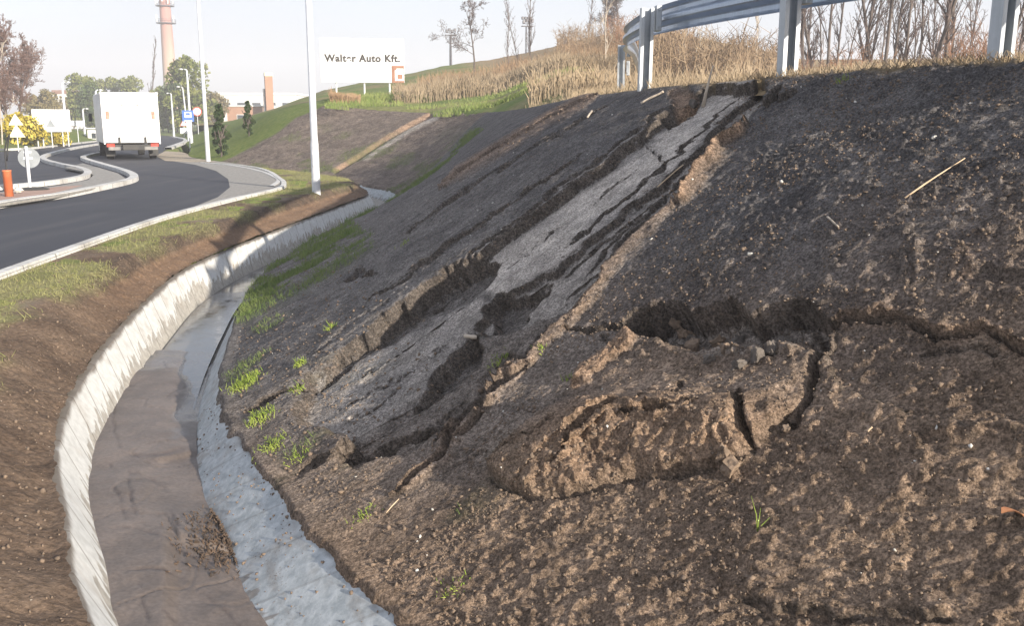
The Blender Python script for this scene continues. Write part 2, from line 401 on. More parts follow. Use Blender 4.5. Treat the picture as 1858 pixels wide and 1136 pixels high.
# upper left face: ledge, faint runs, holes
crack([(1085, 172), (1050, 190), (1000, 215), (960, 240), (900, 275), (840, 312), (800, 340)], 5, .1, lip=.05, lipw=3.5, clay=.5)
crack([(1120, 185), (1060, 218), (1000, 250), (940, 287), (870, 332), (790, 385), (720, 432)], 4, .05, lip=.015)
crack([(1070, 275), (985, 333), (900, 388), (820, 442), (740, 500), (660, 555)], 4, .045, lip=.012)
crack([(880, 410), (800, 462), (700, 530)], 4, .025)
crack([(745, 455), (752, 475), (768, 500)], 8, .0, lip=.012)
crack([(625, 508), (650, 497), (682, 500)], 7, .09); crack([(640, 492), (662, 488)], 5, .05)
crack([(450, 748), (500, 718), (556, 692)], 6, .12); crack([(478, 884), (540, 858), (600, 828), (640, 805)], 9, .12, lip=.03)
crack([(590, 840), (660, 800), (720, 770), (800, 742)], 6, .05, lip=.03)
crack([(880, 812), (840, 845), (800, 870)], 5, .02)
# cavity and slump on the right
Mo = [(888, 862), (925, 890), (962, 909), (1050, 897), (1150, 870), (1250, 858), (1322, 850), (1372, 832), (1440, 768), (1470, 700), (1484, 655), (1400, 668), (1300, 670), (1200, 652), (1110, 665), (1040, 700), (985, 745), (930, 800)]
B = bbox(Mo, 80); s_ = sdist(PX[B], PY[B], Mo) + 7 * fbm(BX[B] * 5, BY[B] * 5, 33, 3)
front = sstep(690, 800, PY[B]) 
bul = .050 * sstep(-2, 11, s_) * front + (.07 + .085 * front) * sstep(-10, 120, s_) + (.020 * fbm(BX[B] * 5, BY[B] * 5, 34, 4) + .010 * np.maximum(0, fbm(BX[B] * 14, BY[B] * 14, 35, 2))) * front * sstep(0, 20, s_)
D[B] += bul; CLAY[B] = np.maximum(CLAY[B], (.15 + .5 * sstep(700, 830, PY[B])) * sstep(-2, 18, s_) * (.7 + .5 * fbm(BX[B] * 3, BY[B] * 3, 36, 3))); ROUGH[B] = np.where(s_ > 0, .5 + .7 * sstep(720, 800, PY[B]), ROUGH[B])
PALE[B] = np.maximum(PALE[B], .16 * sstep(0, 40, s_) * sstep(780, 690, PY[B]))
cav = [(1128, 592), (1160, 566), (1200, 550), (1258, 556), (1330, 543), (1346, 560), (1364, 578), (1390, 560), (1442, 544), (1482, 562), (1504, 577), (1532, 573), (1512, 600), (1490, 640), (1400, 655), (1330, 655), (1270, 640), (1220, 625), (1160, 612)]
B = bbox(cav, 40); s_ = sdist(PX[B], PY[B], cav); m = sstep(-1, 2.5, s_)
lev = -.20 + .19 * sstep(575, 650, PY[B]) + .07 * fbm(PX[B] * .03, PY[B] * .03, 31, 3)
D[B] = D[B] * (1 - m) + lev * m; PALE[B] = np.maximum(PALE[B], .35 * m); ROUGH[B] = ROUGH[B] * (1 - m) + 1.3 * m
crack([(1040, 690), (1090, 655), (1135, 622), (1150, 600)], 11, -.04, lip=.03, clay=.8, lipw=1.2)
B = bbox([(1040, 690), (1150, 600)], 30); d_, _ = pl_dist(PX[B], PY[B], [(1040, 690), (1090, 657), (1132, 625), (1150, 600)]); CLAY[B] = np.maximum(CLAY[B], 1 - sstep(5, 13, d_))
crack([(1030, 594), (1090, 597), (1132, 590), (1160, 566), (1200, 549)], 6, .12, drop=0)
Er = [(1528, 574), (1560, 571), (1620, 576), (1660, 596), (1690, 617), (1740, 604), (1780, 597), (1820, 616), (1862, 640), (1930, 660)]
paint(Er + [(1930, 780), (1700, 760), (1520, 700), (1495, 650)], -.03, -1, 3, add=True)
B = bbox(Er, 140); D[B] += .0
crack(Er, 8, .075, ref=0, taper=False, clay=.5, lip=.012, lipw=2)
crack([(1500, 600), (1482, 650), (1466, 715), (1446, 762), (1425, 795)], 11, .15)
crack([(1345, 712), (1352, 752), (1362, 790), (1374, 832)], 10, .14)
crack([(903, 862), (938, 826), (1008, 800), (1016, 790)], 5, .11, lip=.02); crack([(1030, 840), (1082, 800), (1150, 766), (1192, 750)], 5, .11, lip=.02)
crack([(1150, 792), (1250, 772), (1345, 722)], 5, .11, lip=.02); crack([(1230, 740), (1242, 720), (1240, 700)], 4, .08)
crack([(1195, 700), (1180, 720), (1240, 735)], 4, .05)
crack([(1668, 646), (1750, 631), (1818, 641)], 4, .03); crack([(1090, 610), (1120, 640)], 4, .03)
crack([(890, 868), (925, 892), (965, 911), (1050, 899), (1150, 873), (1250, 860), (1322, 853)], 5, .035)
# crown of the slide at the crest
crack([(1416, 158), (1405, 175), (1388, 200)], 10, .13); crack([(1446, 157), (1432, 172), (1415, 186)], 7, .09)
paint([(1215, 165), (1245, 155), (1262, 170), (1250, 190), (1220, 195)], -.06, -4, 6, clay=.7, add=True)
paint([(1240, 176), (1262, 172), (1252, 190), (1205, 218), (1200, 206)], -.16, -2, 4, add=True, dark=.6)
# soft swells, drag marks and ripples on the right-hand face
rt = sstep(1150, 1400, px0 + (py0 - 500) * .55) * main
D += (rt * (.02 * fbm(BX * 1.6, BY * 1.6, 41, 3) + .012 * np.maximum(0, fbm(BX * 3.3, BY * 3.3, 42, 3)))).astype(np.float32)
crack([(1330, 1078), (1450, 1098), (1600, 1104), (1760, 1108)], 16, -.02, lip=.015); crack([(1340, 1100), (1500, 1125), (1750, 1130)], 16, .04)
crack([(1880, 935), (1830, 962), (1760, 968)], 22, .02); crack([(1660, 790), (1760, 812), (1850, 800)], 34, .016, lip=.01)
crack([(1655, 420), (1660, 470), (1650, 530)], 7, .006, lip=.012); crack([(1745, 455), (1740, 520)], 8, .0, lip=.014, clay=.4); crack([(1810, 430), (1806, 530)], 22, .014)
paint([(1455, 450), (1495, 440), (1510, 490), (1470, 505)], -.02, -8, 12, add=True, rough=.15)
crack([(1430, 690), (1560, 640)], 8, .0)
crack([(1720, 520), (1800, 505), (1880, 510)], 14, .010, lip=.012)
# far face: eroded runnel
far = ~main & (S_ < 14.3)
for pl, wd, dpt in (([(782, 208), (745, 226), (700, 252), (655, 282), (608, 310)], 6, .16),):
    B = far & (PX > 560) & (PX < 830) & (PY > 190) & (PY < 340)
    d_, fr_ = pl_dist(px0[B], py0[B], pl); D[B] -= (dpt * (1 - sstep(1.5, wd, d_))).astype(np.float32)
    d2, _ = pl_dist(px0[B], py0[B], [(x - 2, y - 3) for x, y in pl]); CLAY[B] = np.maximum(CLAY[B], .7 * (1 - sstep(.5, 3, d2)))
    d3, _ = pl_dist(px0[B], py0[B], [(x + 8, y + 4) for x, y in pl[:4]]); PALE[B] = np.maximum(PALE[B], .8 * (1 - sstep(3, 9, d3)))
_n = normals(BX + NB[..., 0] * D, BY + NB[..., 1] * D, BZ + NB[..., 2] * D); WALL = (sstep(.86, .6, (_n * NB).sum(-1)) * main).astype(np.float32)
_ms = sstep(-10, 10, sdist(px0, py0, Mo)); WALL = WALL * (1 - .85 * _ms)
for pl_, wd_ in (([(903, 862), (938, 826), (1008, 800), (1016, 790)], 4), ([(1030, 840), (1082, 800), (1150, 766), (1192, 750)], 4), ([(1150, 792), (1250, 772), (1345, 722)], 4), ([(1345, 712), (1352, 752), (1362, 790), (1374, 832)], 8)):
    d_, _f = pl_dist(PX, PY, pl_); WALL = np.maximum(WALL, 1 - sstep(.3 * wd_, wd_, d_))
_cv = sstep(-10, 10, sdist(px0, py0, [(1120, 600), (1200, 540), (1500, 540), (1540, 580), (1480, 660), (1150, 640)])); DARK = np.maximum(DARK, .75 * WALL * (1 - CLAY) * (1 - .7 * _cv)); PALE *= 1 - WALL  # steep scarp and crack faces: recess shade painted over the dark fresh soil
lm_ = sdist(px0, py0, [(300, 900), (300, 300), (700, 330), (1000, 230), (1330, 170), (1300, 275), (1235, 365), (1180, 412), (1085, 500), (1040, 590), (1130, 640), (1000, 720), (900, 830), (760, 900), (480, 960)])
PALE = np.maximum(PALE, .26 * sstep(-60, 30, lm_) * sstep(200, 430, py0) * (.75 + .5 * fbm(BX * 1.2, BY * 1.2, 16, 4)) * (1 - WALL) * main).astype(np.float32)  # shadowed left face lightened in colour in place of fill light
D += (.007 * STK_ * main * sstep(4, 4.6, S_) * (.5 + PALE) * (1 - WALL) * sstep(.03, .12, W_)).astype(np.float32)
# greenery: moss streaks at the toe and on the fold, growth on the far face
gp = sdist(PX, PY, [(440, 545), (500, 490), (640, 425), (660, 440), (560, 505), (440, 570)])
GREEN = np.maximum(GREEN, sstep(-35, 12, gp) * sstep(-.1, .25, fbm(BX * 2.4, BY * 2.4, 51, 3) + .2) * main)
foldm = (1 - sstep(0, 1.5, np.abs(S_ - 9.7))) * sstep(1.0, .3, W_)
GREEN = np.maximum(GREEN, .8 * foldm * sstep(-.1, .35, fbm(BX * 1.3, BY * 1.3, 52, 3)))
GREEN = np.maximum(GREEN, .75 * far * sstep(.9, .2, W_) * sstep(.02, .4, fbm(BX * 1.1, BY * 1.1, 53, 4)))
GREEN = np.maximum(GREEN, .5 * main * sstep(.3, .0, W_) * sstep(.1, .45, fbm(BX * 1.7, BY * 1.7, 54, 4)))
edge = S_ - 14 + .12 * fbm(BX * .8, BY * .8, 55, 3)
GRASS = np.maximum(sstep(-.06, .06, edge), sstep(.985, 1.02, W_ + .02 * fbm(BX * 3, BY * 3, 56, 3)) * sstep(5.2, 6.6, S_))
STRAW = sstep(.972, 1.01, W_ + .03 * fbm(BX * 3, BY * 3, 57, 3)) * sstep(6.6, 5.2, S_)
# soil roughness
amp = np.interp(dep0, [3, 30], [1, 1.6])
rg = .006 * fbm(BX * 7, BY * 7, 61, 5, .66) + .006 * (1 - np.abs(fbm(BX * 19, BY * 19, 62, 3, .6)) * 2.2) * sstep(-.2, .4, fbm(BX * 2, BY * 2, 63, 2))
clod = np.maximum(0, vnoise(BX * 42, BY * 42, 64)) ** 2 * .021 + np.maximum(0, vnoise(BX * 24, BY * 24, 66)) ** 2 * .014 + np.maximum(0, vnoise(BX * 11 + 5, BY * 11, 65) - .45) * .025
crum = (clod * (.25 + .9 * sstep(1050, 1350, px0 + (py0 - 500) * .7)) + rg) * ROUGH * amp * np.where(main, 1, 1.8)
D = D * sstep(.0, .10, W_ + .02 * fbm(BX * 3, BY * 3, 58, 3)); D2 = D + crum * sstep(-.01, .03, W_) * (1 - GRASS * .7)
D2 = np.where(GRASS > .5, D2 * .6, D2)
EX = BX + NB[..., 0] * D2; EY = BY + NB[..., 1] * D2; EZ = BZ + NB[..., 2] * D2
BROWN = sstep(-.15, .75, (px0 - 900) / 1000 * .5 + (py0 - 560) / 560 + .25 * fbm(BX * .9, BY * .9, 71, 3)) * main
BROWN = np.maximum(BROWN, .35 * far)
# ---- materials of the soil
def soil_mat():
    m, t, b = newmat('soil'); co = coords(t)
    n1 = noise(t, co, 2.2, 6, .6); n2 = noise(t, co, 38, 5, .65); n3 = noise(t, co, 120, 3, .6)
    ch = mixc(t, mrange(t, n1, .3, .7), (.098, .092, .093), (.165, .154, .150))
    br = mixc(t, mrange(t, n1, .3, .7), (.215, .155, .113), (.365, .262, .185))
    c = mixc(t, attr(t, 'brown'), ch, br)
    c = mixc(t, mth(t, 'MULTIPLY', attr(t, 'pale'), mrange(t, noise(t, co, 2.6, 5, .65), .30, .62, .55, 1)), c, mixc(t, mrange(t, n2, .3, .7), (.37, .33, .29), (.49, .44, .39)))
    c = mixc(t, attr(t, 'dark'), c, (.13, .108, .09))  # dark fresh soil and painted recess shade in one tone
    c = mixc(t, mth(t, 'MULTIPLY', attr(t, 'clay'), mrange(t, n1, .25, .6, .55, 1.0)), c, (.40, .265, .175))
    c = mixc(t, mrange(t, attr(t, 'pale'), 0, 1, .85, .3), c, mixc(t, mrange(t, n2, .34, .68), .5, 1.3), 'MULTIPLY')
    c = mixc(t, .9, c, mixc(t, mrange(t, noise(t, co, 80, 3, .75), .36, .64), .5, 1.5), 'MULTIPLY')
    c = mixc(t, .8, c, mixc(t, mrange(t, noise(t, co, 6.5, 4, .6), .34, .66), .72, 1.22), 'MULTIPLY')
    # tan crumbs scattered over the dark soil
    cr = mth(t, 'MULTIPLY', mrange(t, noise(t, co, 48, 4, .65), .55, .66), mrange(t, attr(t, 'pale'), 0, .5, .9, 0))
    cr = mth(t, 'MULTIPLY', cr, mrange(t, noise(t, co, 3.2, 3), .40, .58, .25, 1))
    c = mixc(t, mth(t, 'MULTIPLY', cr, .75), c, (.27, .20, .15))
    g = mth(t, 'MULTIPLY', attr(t, 'green'), mrange(t, n2, .35, .55, .25, 1))
    c = mixc(t, mth(t, 'MULTIPLY', g, .8), c, (.085, .115, .035))
    gr = mixc(t, mrange(t, noise(t, co, 5, 5), .3, .7), (.10, .15, .03), (.19, .22, .06))
    c = mixc(t, attr(t, 'grass'), c, gr)
    c = mixc(t, attr(t, 'straw'), c, mixc(t, mrange(t, n2, .3, .7), (.20, .15, .09), (.36, .28, .17)))
    v = voro(t, co, 34); sp = mth(t, 'LESS_THAN', v.outputs['Distance'], .12)
    sel = nd(t, 'ShaderNodeSeparateColor'); t.links.new(v.outputs['Color'], sel.inputs[0])
    sp = mth(t, 'MULTIPLY', sp, mth(t, 'GREATER_THAN', sel.outputs[0], .93))
    c = mixc(t, mth(t, 'MULTIPLY', sp, .6), c, (.42, .38, .34))
    t.links.new(c, b.inputs['Base Color']); b.inputs['Roughness'].default_value = .95; b.inputs['Specular IOR Level'].default_value = .15
    k = mrange(t, attr(t, 'pale'), 0, 1, 1, .22)
    h_ = mth(t, 'MULTIPLY', mth(t, 'ADD', noise(t, co, 50, 6, .72), mth(t, 'MULTIPLY', n3, .35)), k); bump(t, b, h_, 1.0, .026)
    return m
SOIL = soil_mat()
n_s, n_w = EX.shape
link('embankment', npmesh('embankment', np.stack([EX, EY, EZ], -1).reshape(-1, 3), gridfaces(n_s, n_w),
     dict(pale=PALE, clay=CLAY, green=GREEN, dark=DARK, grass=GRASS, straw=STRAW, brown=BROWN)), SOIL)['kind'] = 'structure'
def on_slope(x, y):
    """point and normal of the finished slope nearest to a photo pixel"""
    d = (qx - x) ** 2 + (qy - y) ** 2 ; k = np.argmin(np.where(qd < 60, d, 1e12)); return np.array([EX[::2, ::2].ravel()[k], EY[::2, ::2].ravel()[k], EZ[::2, ::2].ravel()[k]]), NB[::2, ::2].reshape(-1, 3)[k], qd[k]
qx, qy, qd = [a.ravel() for a in proj(EX[::2, ::2], EY[::2, ::2], EZ[::2, ::2])]
# ------------------------------------------------------------------ drainage channel (slab walls, floor), mud and water in it
chan = thing('drainage_channel', 'pale concrete drainage channel curving along the toe of the bare earth slope', 'drain', (0, 0, 0))
selc = np.arange(0, int(np.searchsorted(sidx, 13.2)), 2); selc = selc[sidx[selc] > .2]
cs = sidx[selc]; cL = Ls[selc]; cN = NR[selc]; cA = arcL[selc]; cLZ = LZ[selc]; cTZ = TZ[selc]; cD = DP[selc]
WID = np.interp(cs, np.arange(nst), np.where(TW_ST < 1.0, 1.1, TW_ST)); FZ = cLZ - .45 * cD; CW = .27; CWR = np.maximum(.24, WID - .27 - np.interp(cs, [0, 3, 4.5, 6], [.44, .46, .54, .58]))
jit = lambda n, sc_, sd: fbm(cA * sc_, cA * 0 + sd, sd, 3)
def strip(name, q, z, mat, parent=None, smooth=False, vcoord=None):
    """sheet along the channel: q = list of offsets from the left rim (arrays), z = list of heights (arrays)"""
    q = np.stack([np.broadcast_to(a, cA.shape) for a in q], 1); z = np.stack([np.broadcast_to(a, cA.shape) for a in z], 1)
    X = cL[:, 0:1] + cN[:, 0:1] * q; Y = cL[:, 1:2] + cN[:, 1:2] * q
    v = np.broadcast_to(np.asarray(vcoord if vcoord is not None else np.linspace(0, 1, q.shape[1])), q.shape)
    uv = np.stack([np.broadcast_to(cA[:, None], q.shape), v], -1).reshape(-1, 2)
    return link(name, npmesh(name, np.stack([X, Y, z], -1).reshape(-1, 3), gridfaces(*q.shape), smooth=smooth, uv=uv), mat, parent)
def concrete_wall_mat(name, c_lo, c_hi, stain_shadow, flip, amt, lean, joint=.55, grit=0.0):
    m, t, b = newmat(name)
    uv = nd(t, 'ShaderNodeUVMap'); uv.uv_map = 'UVMap'; sp = nd(t, 'ShaderNodeSeparateXYZ'); t.links.new(uv.outputs[0], sp.inputs[0])
    u, v = sp.outputs[0], sp.outputs[1]
    us = mth(t, 'ADD', u, mth(t, 'MULTIPLY', v, lean))
    def vec(x, y, sx, sy):
        n = nd(t, 'ShaderNodeCombineXYZ'); t.links.new(mth(t, 'MULTIPLY', x, sx), n.inputs[0]); t.links.new(mth(t, 'MULTIPLY', y, sy), n.inputs[1]); return n.outputs[0]
    nz = noise(t, vec(us, v, 3.6, 1.3), 1.0, 4, .6); nb = noise(t, vec(us, v, 1.1, .3), 1.0, 2)
    saw = mth(t, 'FRACT', mth(t, 'ADD', mth(t, 'MULTIPLY', us, 4.4), mth(t, 'MULTIPLY', nz, 1.4)))
    lim = mth(t, 'ADD', mth(t, 'ADD', mth(t, 'MULTIPLY', nz, .7), mth(t, 'MULTIPLY', saw, .26)), mth(t, 'MULTIPLY', nb, .5))
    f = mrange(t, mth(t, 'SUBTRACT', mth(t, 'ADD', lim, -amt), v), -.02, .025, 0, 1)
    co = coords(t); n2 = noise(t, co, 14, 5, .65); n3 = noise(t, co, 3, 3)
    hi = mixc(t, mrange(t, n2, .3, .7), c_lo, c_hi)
    f = mth(t, 'MULTIPLY', f, mrange(t, v, .62, .85, 1, .12)); c = mixc(t, mth(t, 'MULTIPLY', f, .75), hi, mixc(t, mrange(t, n2, .35, .65), stain_shadow, tuple(s * 1.5 for s in stain_shadow)))  # toothed lower band: silt stain together with the crest's shadow, painted in
    c = mixc(t, mth(t, 'MULTIPLY', mrange(t, n3, .5, .75), .35), c, (.26, .2, .14))
    fr = mth(t, 'FRACT', mth(t, 'MULTIPLY', us, 1.9)); j = mth(t, 'LESS_THAN', mth(t, 'ABSOLUTE', mth(t, 'SUBTRACT', fr, .5)), .022)
    c = mixc(t, mth(t, 'MULTIPLY', j, joint), c, (.12, .10, .08))
    if grit:
        vv = voro(t, co, 42); gs = mth(t, 'MULTIPLY', mth(t, 'LESS_THAN', vv.outputs['Distance'], .2), mrange(t, noise(t, co, 4, 5), .48, .66))
        c = mixc(t, mth(t, 'MULTIPLY', gs, grit), c, (.20, .165, .13)); c = mixc(t, mrange(t, noise(t, coords(t, scale=(1, 1, 4)), 2.4, 5, .65), .52, .70, 0, .55), c, (.24, .22, .20))
    # dirt creeping over the upper edge
    ed = mrange(t, mth(t, 'ADD', v, mth(t, 'MULTIPLY', nz, .22)), 1.02, 1.12, 0, .8)
    c = mixc(t, ed, c, (.10, .075, .055))
    t.links.new(c, b.inputs['Base Color']); b.inputs['Roughness'].default_value = .85; b.inputs['Specular IOR Level'].default_value = .25
    bump(t, b, mth(t, 'SUBTRACT', mth(t, 'ADD', n2, mth(t, 'MULTIPLY', f, -.08)), j), .35, .01)
    return m
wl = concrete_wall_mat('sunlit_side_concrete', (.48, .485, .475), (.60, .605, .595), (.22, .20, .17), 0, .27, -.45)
wr = concrete_wall_mat('gravelly_shaded_concrete', (.30, .33, .345), (.48, .51, .525), (.17, .155, .14), 0, .62, .5, .22, .6)  # concrete of the shaded side: shade and blue skylight mixed into its colour
rag = .03 * jit(0, 7, 3)
vw = np.linspace(0, 1, 6)
ql = [CW - CW * v for v in vw]; zl = [FZ + (cLZ - FZ) * v for v in vw]
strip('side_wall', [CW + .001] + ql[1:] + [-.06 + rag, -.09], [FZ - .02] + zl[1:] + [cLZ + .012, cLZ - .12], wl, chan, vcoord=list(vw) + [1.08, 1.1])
zr = np.minimum(cTZ - .0, cTZ)
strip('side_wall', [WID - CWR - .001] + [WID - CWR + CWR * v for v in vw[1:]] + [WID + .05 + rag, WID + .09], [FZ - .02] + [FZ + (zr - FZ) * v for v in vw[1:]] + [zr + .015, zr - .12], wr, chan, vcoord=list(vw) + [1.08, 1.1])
strip('channel_floor', [CW - .01, CW + .2, WID - CWR - .2, WID - CWR + .01], [FZ, FZ - .01, FZ - .01, FZ], simple('floor_concrete', (.20, .19, .17), (.32, .30, .27), 6, .8, bmp=.2), chan)
# mud: thick near the camera, thinning away; higher at the lit side, breaking in small scarps
nq = 70; tq = np.linspace(0, 1, nq)
msel = (cs < 6.35)
csn = cs
thick = np.interp(cs, [0, 4.0, 4.8, 5.4, 5.75, 6.0], [.16, .16, .135, .10, .075, -.04])
mq = .10 + (WID - .10 - CWR * .78)[:, None] * tq[None, :]
MXx = cL[:, 0:1] + cN[:, 0:1] * mq; MYy = cL[:, 1:2] + cN[:, 1:2] * mq
thk2 = np.interp(cs[:, None] + .14 * fbm(MXx * 2.2, MYy * 2.2, 85, 3), [0, 4.0, 4.8, 5.4, 5.7, 5.95], [.16, .16, .135, .10, .075, -.04])
mz = FZ[:, None] + thk2 + .03 * (1 - tq) - .05 * tq ** 3 + .012 * fbm(MXx * 3, MYy * 3, 81, 3)
mpx, mpy, mdp = proj(MXx, MYy, mz)
rid = np.abs(fbm(MXx * 1.5 + 3, MYy * .9, 82, 3)); mz = mz - .008 * (1 - sstep(.0, .018, rid))
WET = sstep(-.06, .08, (tq[None, :] - .62) - .25 * fbm(MXx * 1.1, MYy * .7, 84, 3)) * sstep(800, 730, mpy + 40 * fbm(MXx * 4, MYy * 4, 86, 3)); mz = mz - .022 * WET
WET = np.maximum(WET, sstep(690, 640, mpy + 25 * fbm(MXx * 3, MYy * 3, 90, 3)))
wall_ = [(235, 822), (290, 826), (350, 816)]
mz = mz - .03 * sstep(0, 8, mpy - np.interp(mpx, [235, 290, 350, 420], [822, 828, 816, 812])) * sstep(240, 300, mpx) * sstep(960, 900, mpy)
mz = mz - .045 * sstep(0, 10, mpy - np.interp(mpx, [250, 305, 325, 400, 450], [880, 930, 965, 985, 990])) * sstep(290, 330, mpx)
MLINE = np.zeros_like(mz)
for pl_ in ([(272, 688), (225, 706), (206, 728), (203, 758), (210, 792), (222, 826)], [(230, 862), (238, 900), (246, 935)], [(204, 878), (222, 908), (226, 940)], [(190, 835), (205, 850)], [(222, 826), (285, 824), (352, 815)], [(232, 846), (236, 858), (262, 862), (290, 872), (305, 884)], [(305, 922), (318, 945), (330, 968)],
            [(190, 958), (250, 962), (320, 980), (370, 1005), (405, 1045)], [(225, 1038), (300, 1030), (360, 1040)], [(250, 1050), (258, 1090), (275, 1136)], [(285, 1102), (320, 1118), (345, 1136)], [(365, 1060), (410, 1095), (440, 1130)]):
    d_, fr_ = pl_dist(mpx + 5 * fbm(MXx * 8, MYy * 8, 87, 3), mpy + 5 * fbm(MXx * 8, MYy * 8, 88, 3), pl_); MLINE = np.maximum(MLINE, (1 - sstep(1.0, 4.5, d_)) * np.clip(np.minimum(fr_, 1 - fr_) * 6, .3, 1) * (.55 + .45 * vnoise(MXx * 9, MYy * 9, 89)))
mz = mz - .010 * MLINE
rip = fbm(MXx * 9, MYy * 4, 83, 3); mz = mz + .006 * rip
def mud_mat():
    m, t, b = newmat('mud'); co = coords(t); n = noise(t, co, 2.5, 5, .6); n2 = noise(t, co, 40, 4)
    c = mixc(t, mrange(t, n, .3, .7), (.104, .083, .070), (.158, .128, .110))
    c = mixc(t, mrange(t, noise(t, co, 60, 3), .66, .72, 0, .6), c, (.09, .065, .052)); c = mixc(t, mth(t, 'MULTIPLY', attr(t, 'wet'), .6), c, (.085, .082, .085)); c = mixc(t, mth(t, 'MULTIPLY', attr(t, 'line'), .75), c, (.06, .045, .04)); c = mixc(t, .6, c, mixc(t, mrange(t, n2, .3, .7), .75, 1.2), 'MULTIPLY')
    t.links.new(c, b.inputs['Base Color']); t.links.new(mrange(t, attr(t, 'wet'), 0, 1, .5, .14), b.inputs['Roughness']); b.inputs['Specular IOR Level'].default_value = .5
    bump(t, b, mth(t, 'ADD', n2, noise(t, co, 130, 2)), .35, .006); return m
k = np.where(msel)[0]
mo = link('mud', npmesh('mud', np.stack([MXx, MYy, mz], -1)[k].reshape(-1, 3), gridfaces(len(k), nq), dict(line=MLINE[k], wet=WET[k])), mud_mat()); mo['kind'] = 'structure'
def water_mat():
    m, t, b = newmat('shallow_water'); co = coords(t); n = noise(t, co, 3, 5, .6, 1.0)
    t.links.new(mixc(t, mrange(t, n, .35, .65), (.055, .052, .05), (.14, .135, .13)), b.inputs['Base Color'])
    t.links.new(mrange(t, n, .3, .7, .04, .22), b.inputs['Roughness']); b.inputs['Specular IOR Level'].default_value = .6
    bump(t, b, noise(t, co, 22, 3), .12, .006); return m
wk = np.where((cs > 4.0) & (cs < 9.0))[0]
wz = FZ[wk] + np.interp(cs[wk], [4, 4.9, 5.4, 5.7, 6.3, 9], [.02, .05, .06, .055, .045, .03])
q0 = CW + .0; qs = np.linspace(0, 1, 6)
WX = cL[wk, 0:1] + cN[wk, 0:1] * (q0 + (WID[wk] - CW - CWR[wk])[:, None] * qs); WY = cL[wk, 1:2] + cN[wk, 1:2] * (q0 + (WID[wk] - CW - CWR[wk])[:, None] * qs)
wo = link('water', npmesh('water', np.stack([WX, WY, np.repeat(wz[:, None], 6, 1)], -1).reshape(-1, 3), gridfaces(len(wk), 6)), water_mat()); wo['kind'] = 'structure'
# ------------------------------------------------------------------ verge between kerb and channel
sv = np.arange(0, int(np.searchsorted(sidx, 14.6)), 1)
sv = sv[sidx[sv] > .1]
vt = np.concatenate([np.linspace(0, .45, 90), np.linspace(.45, 1, 60)[1:]])
VT, _ = np.meshgrid(vt, sv)
R0 = Ls[sv] - NR[sv] * (.018 + .035 * fbm(arcL[sv] * 6, arcL[sv] * 0 + 5, 98, 4, .6))[:, None]
VX = R0[:, 0:1] + (Ks[sv, 0:1] - R0[:, 0:1]) * VT; VY = R0[:, 1:2] + (Ks[sv, 1:2] - R0[:, 1:2]) * VT
wdt = np.linalg.norm(Ks[sv] - R0, axis=1)[:, None]; dm = VT * wdt
bankw = np.interp(sidx[sv], [0, 5, 6, 8, 9.3, 10, 14], [1.15, 1.15, 1.1, .75, .5, .4, .3])[:, None]
nzv = fbm(VX * 1.3, VY * 1.3, 91, 4)
soft = np.interp(sidx[sv], [0, 5.2, 6.2, 9.6, 10.2], [1, 1, 0, 0, 1])[:, None]
bank_soft = sstep(-.25, 1.35, dm / bankw + .12 * nzv)
bk = dm / bankw + .16 * nzv + .10 * fbm(VX * 6, VY * 6, 97, 3)
bank_cut = .36 * sstep(-.2, .75, bk) + .64 * sstep(.55, 1.12, bk)
bank = bank_soft * soft + bank_cut * (1 - soft)
z0 = (LZ[sv][:, None] + .028); VZ = z0 + (-.035 - z0) * bank
VZ = VZ + (.03 * nzv + .012 * fbm(VX * 8, VY * 8, 92, 4) + .006 * fbm(VX * 30, VY * 30, 93, 3)) * sstep(0, .1, dm) * sstep(1.0, .9, VT)
vpx, vpy, _d = proj(VX, VY, VZ)
vgreen = sstep(.7, 1.25, dm / bankw + .4 * nzv) * sstep(-.2, .2, fbm(VX * .9, VY * .9, 94, 4) + .10)
vclay = (1 - soft) * sstep(.85, .6, bk) * sstep(.0, .2, bk)
vshadow = .4 * (1 - soft) * sstep(.70, .80, bk) * sstep(1.28, 1.08, bk + .12 * fbm(VX * 5, VY * 5, 95, 3))  # guardrail's cast shadow painted as a dark band along the bank
vpale = sstep(.1, .5, fbm(VX * .7 + 9, VY * .7, 96, 3)) * sstep(1.1, 1.6, dm / bankw) * .6
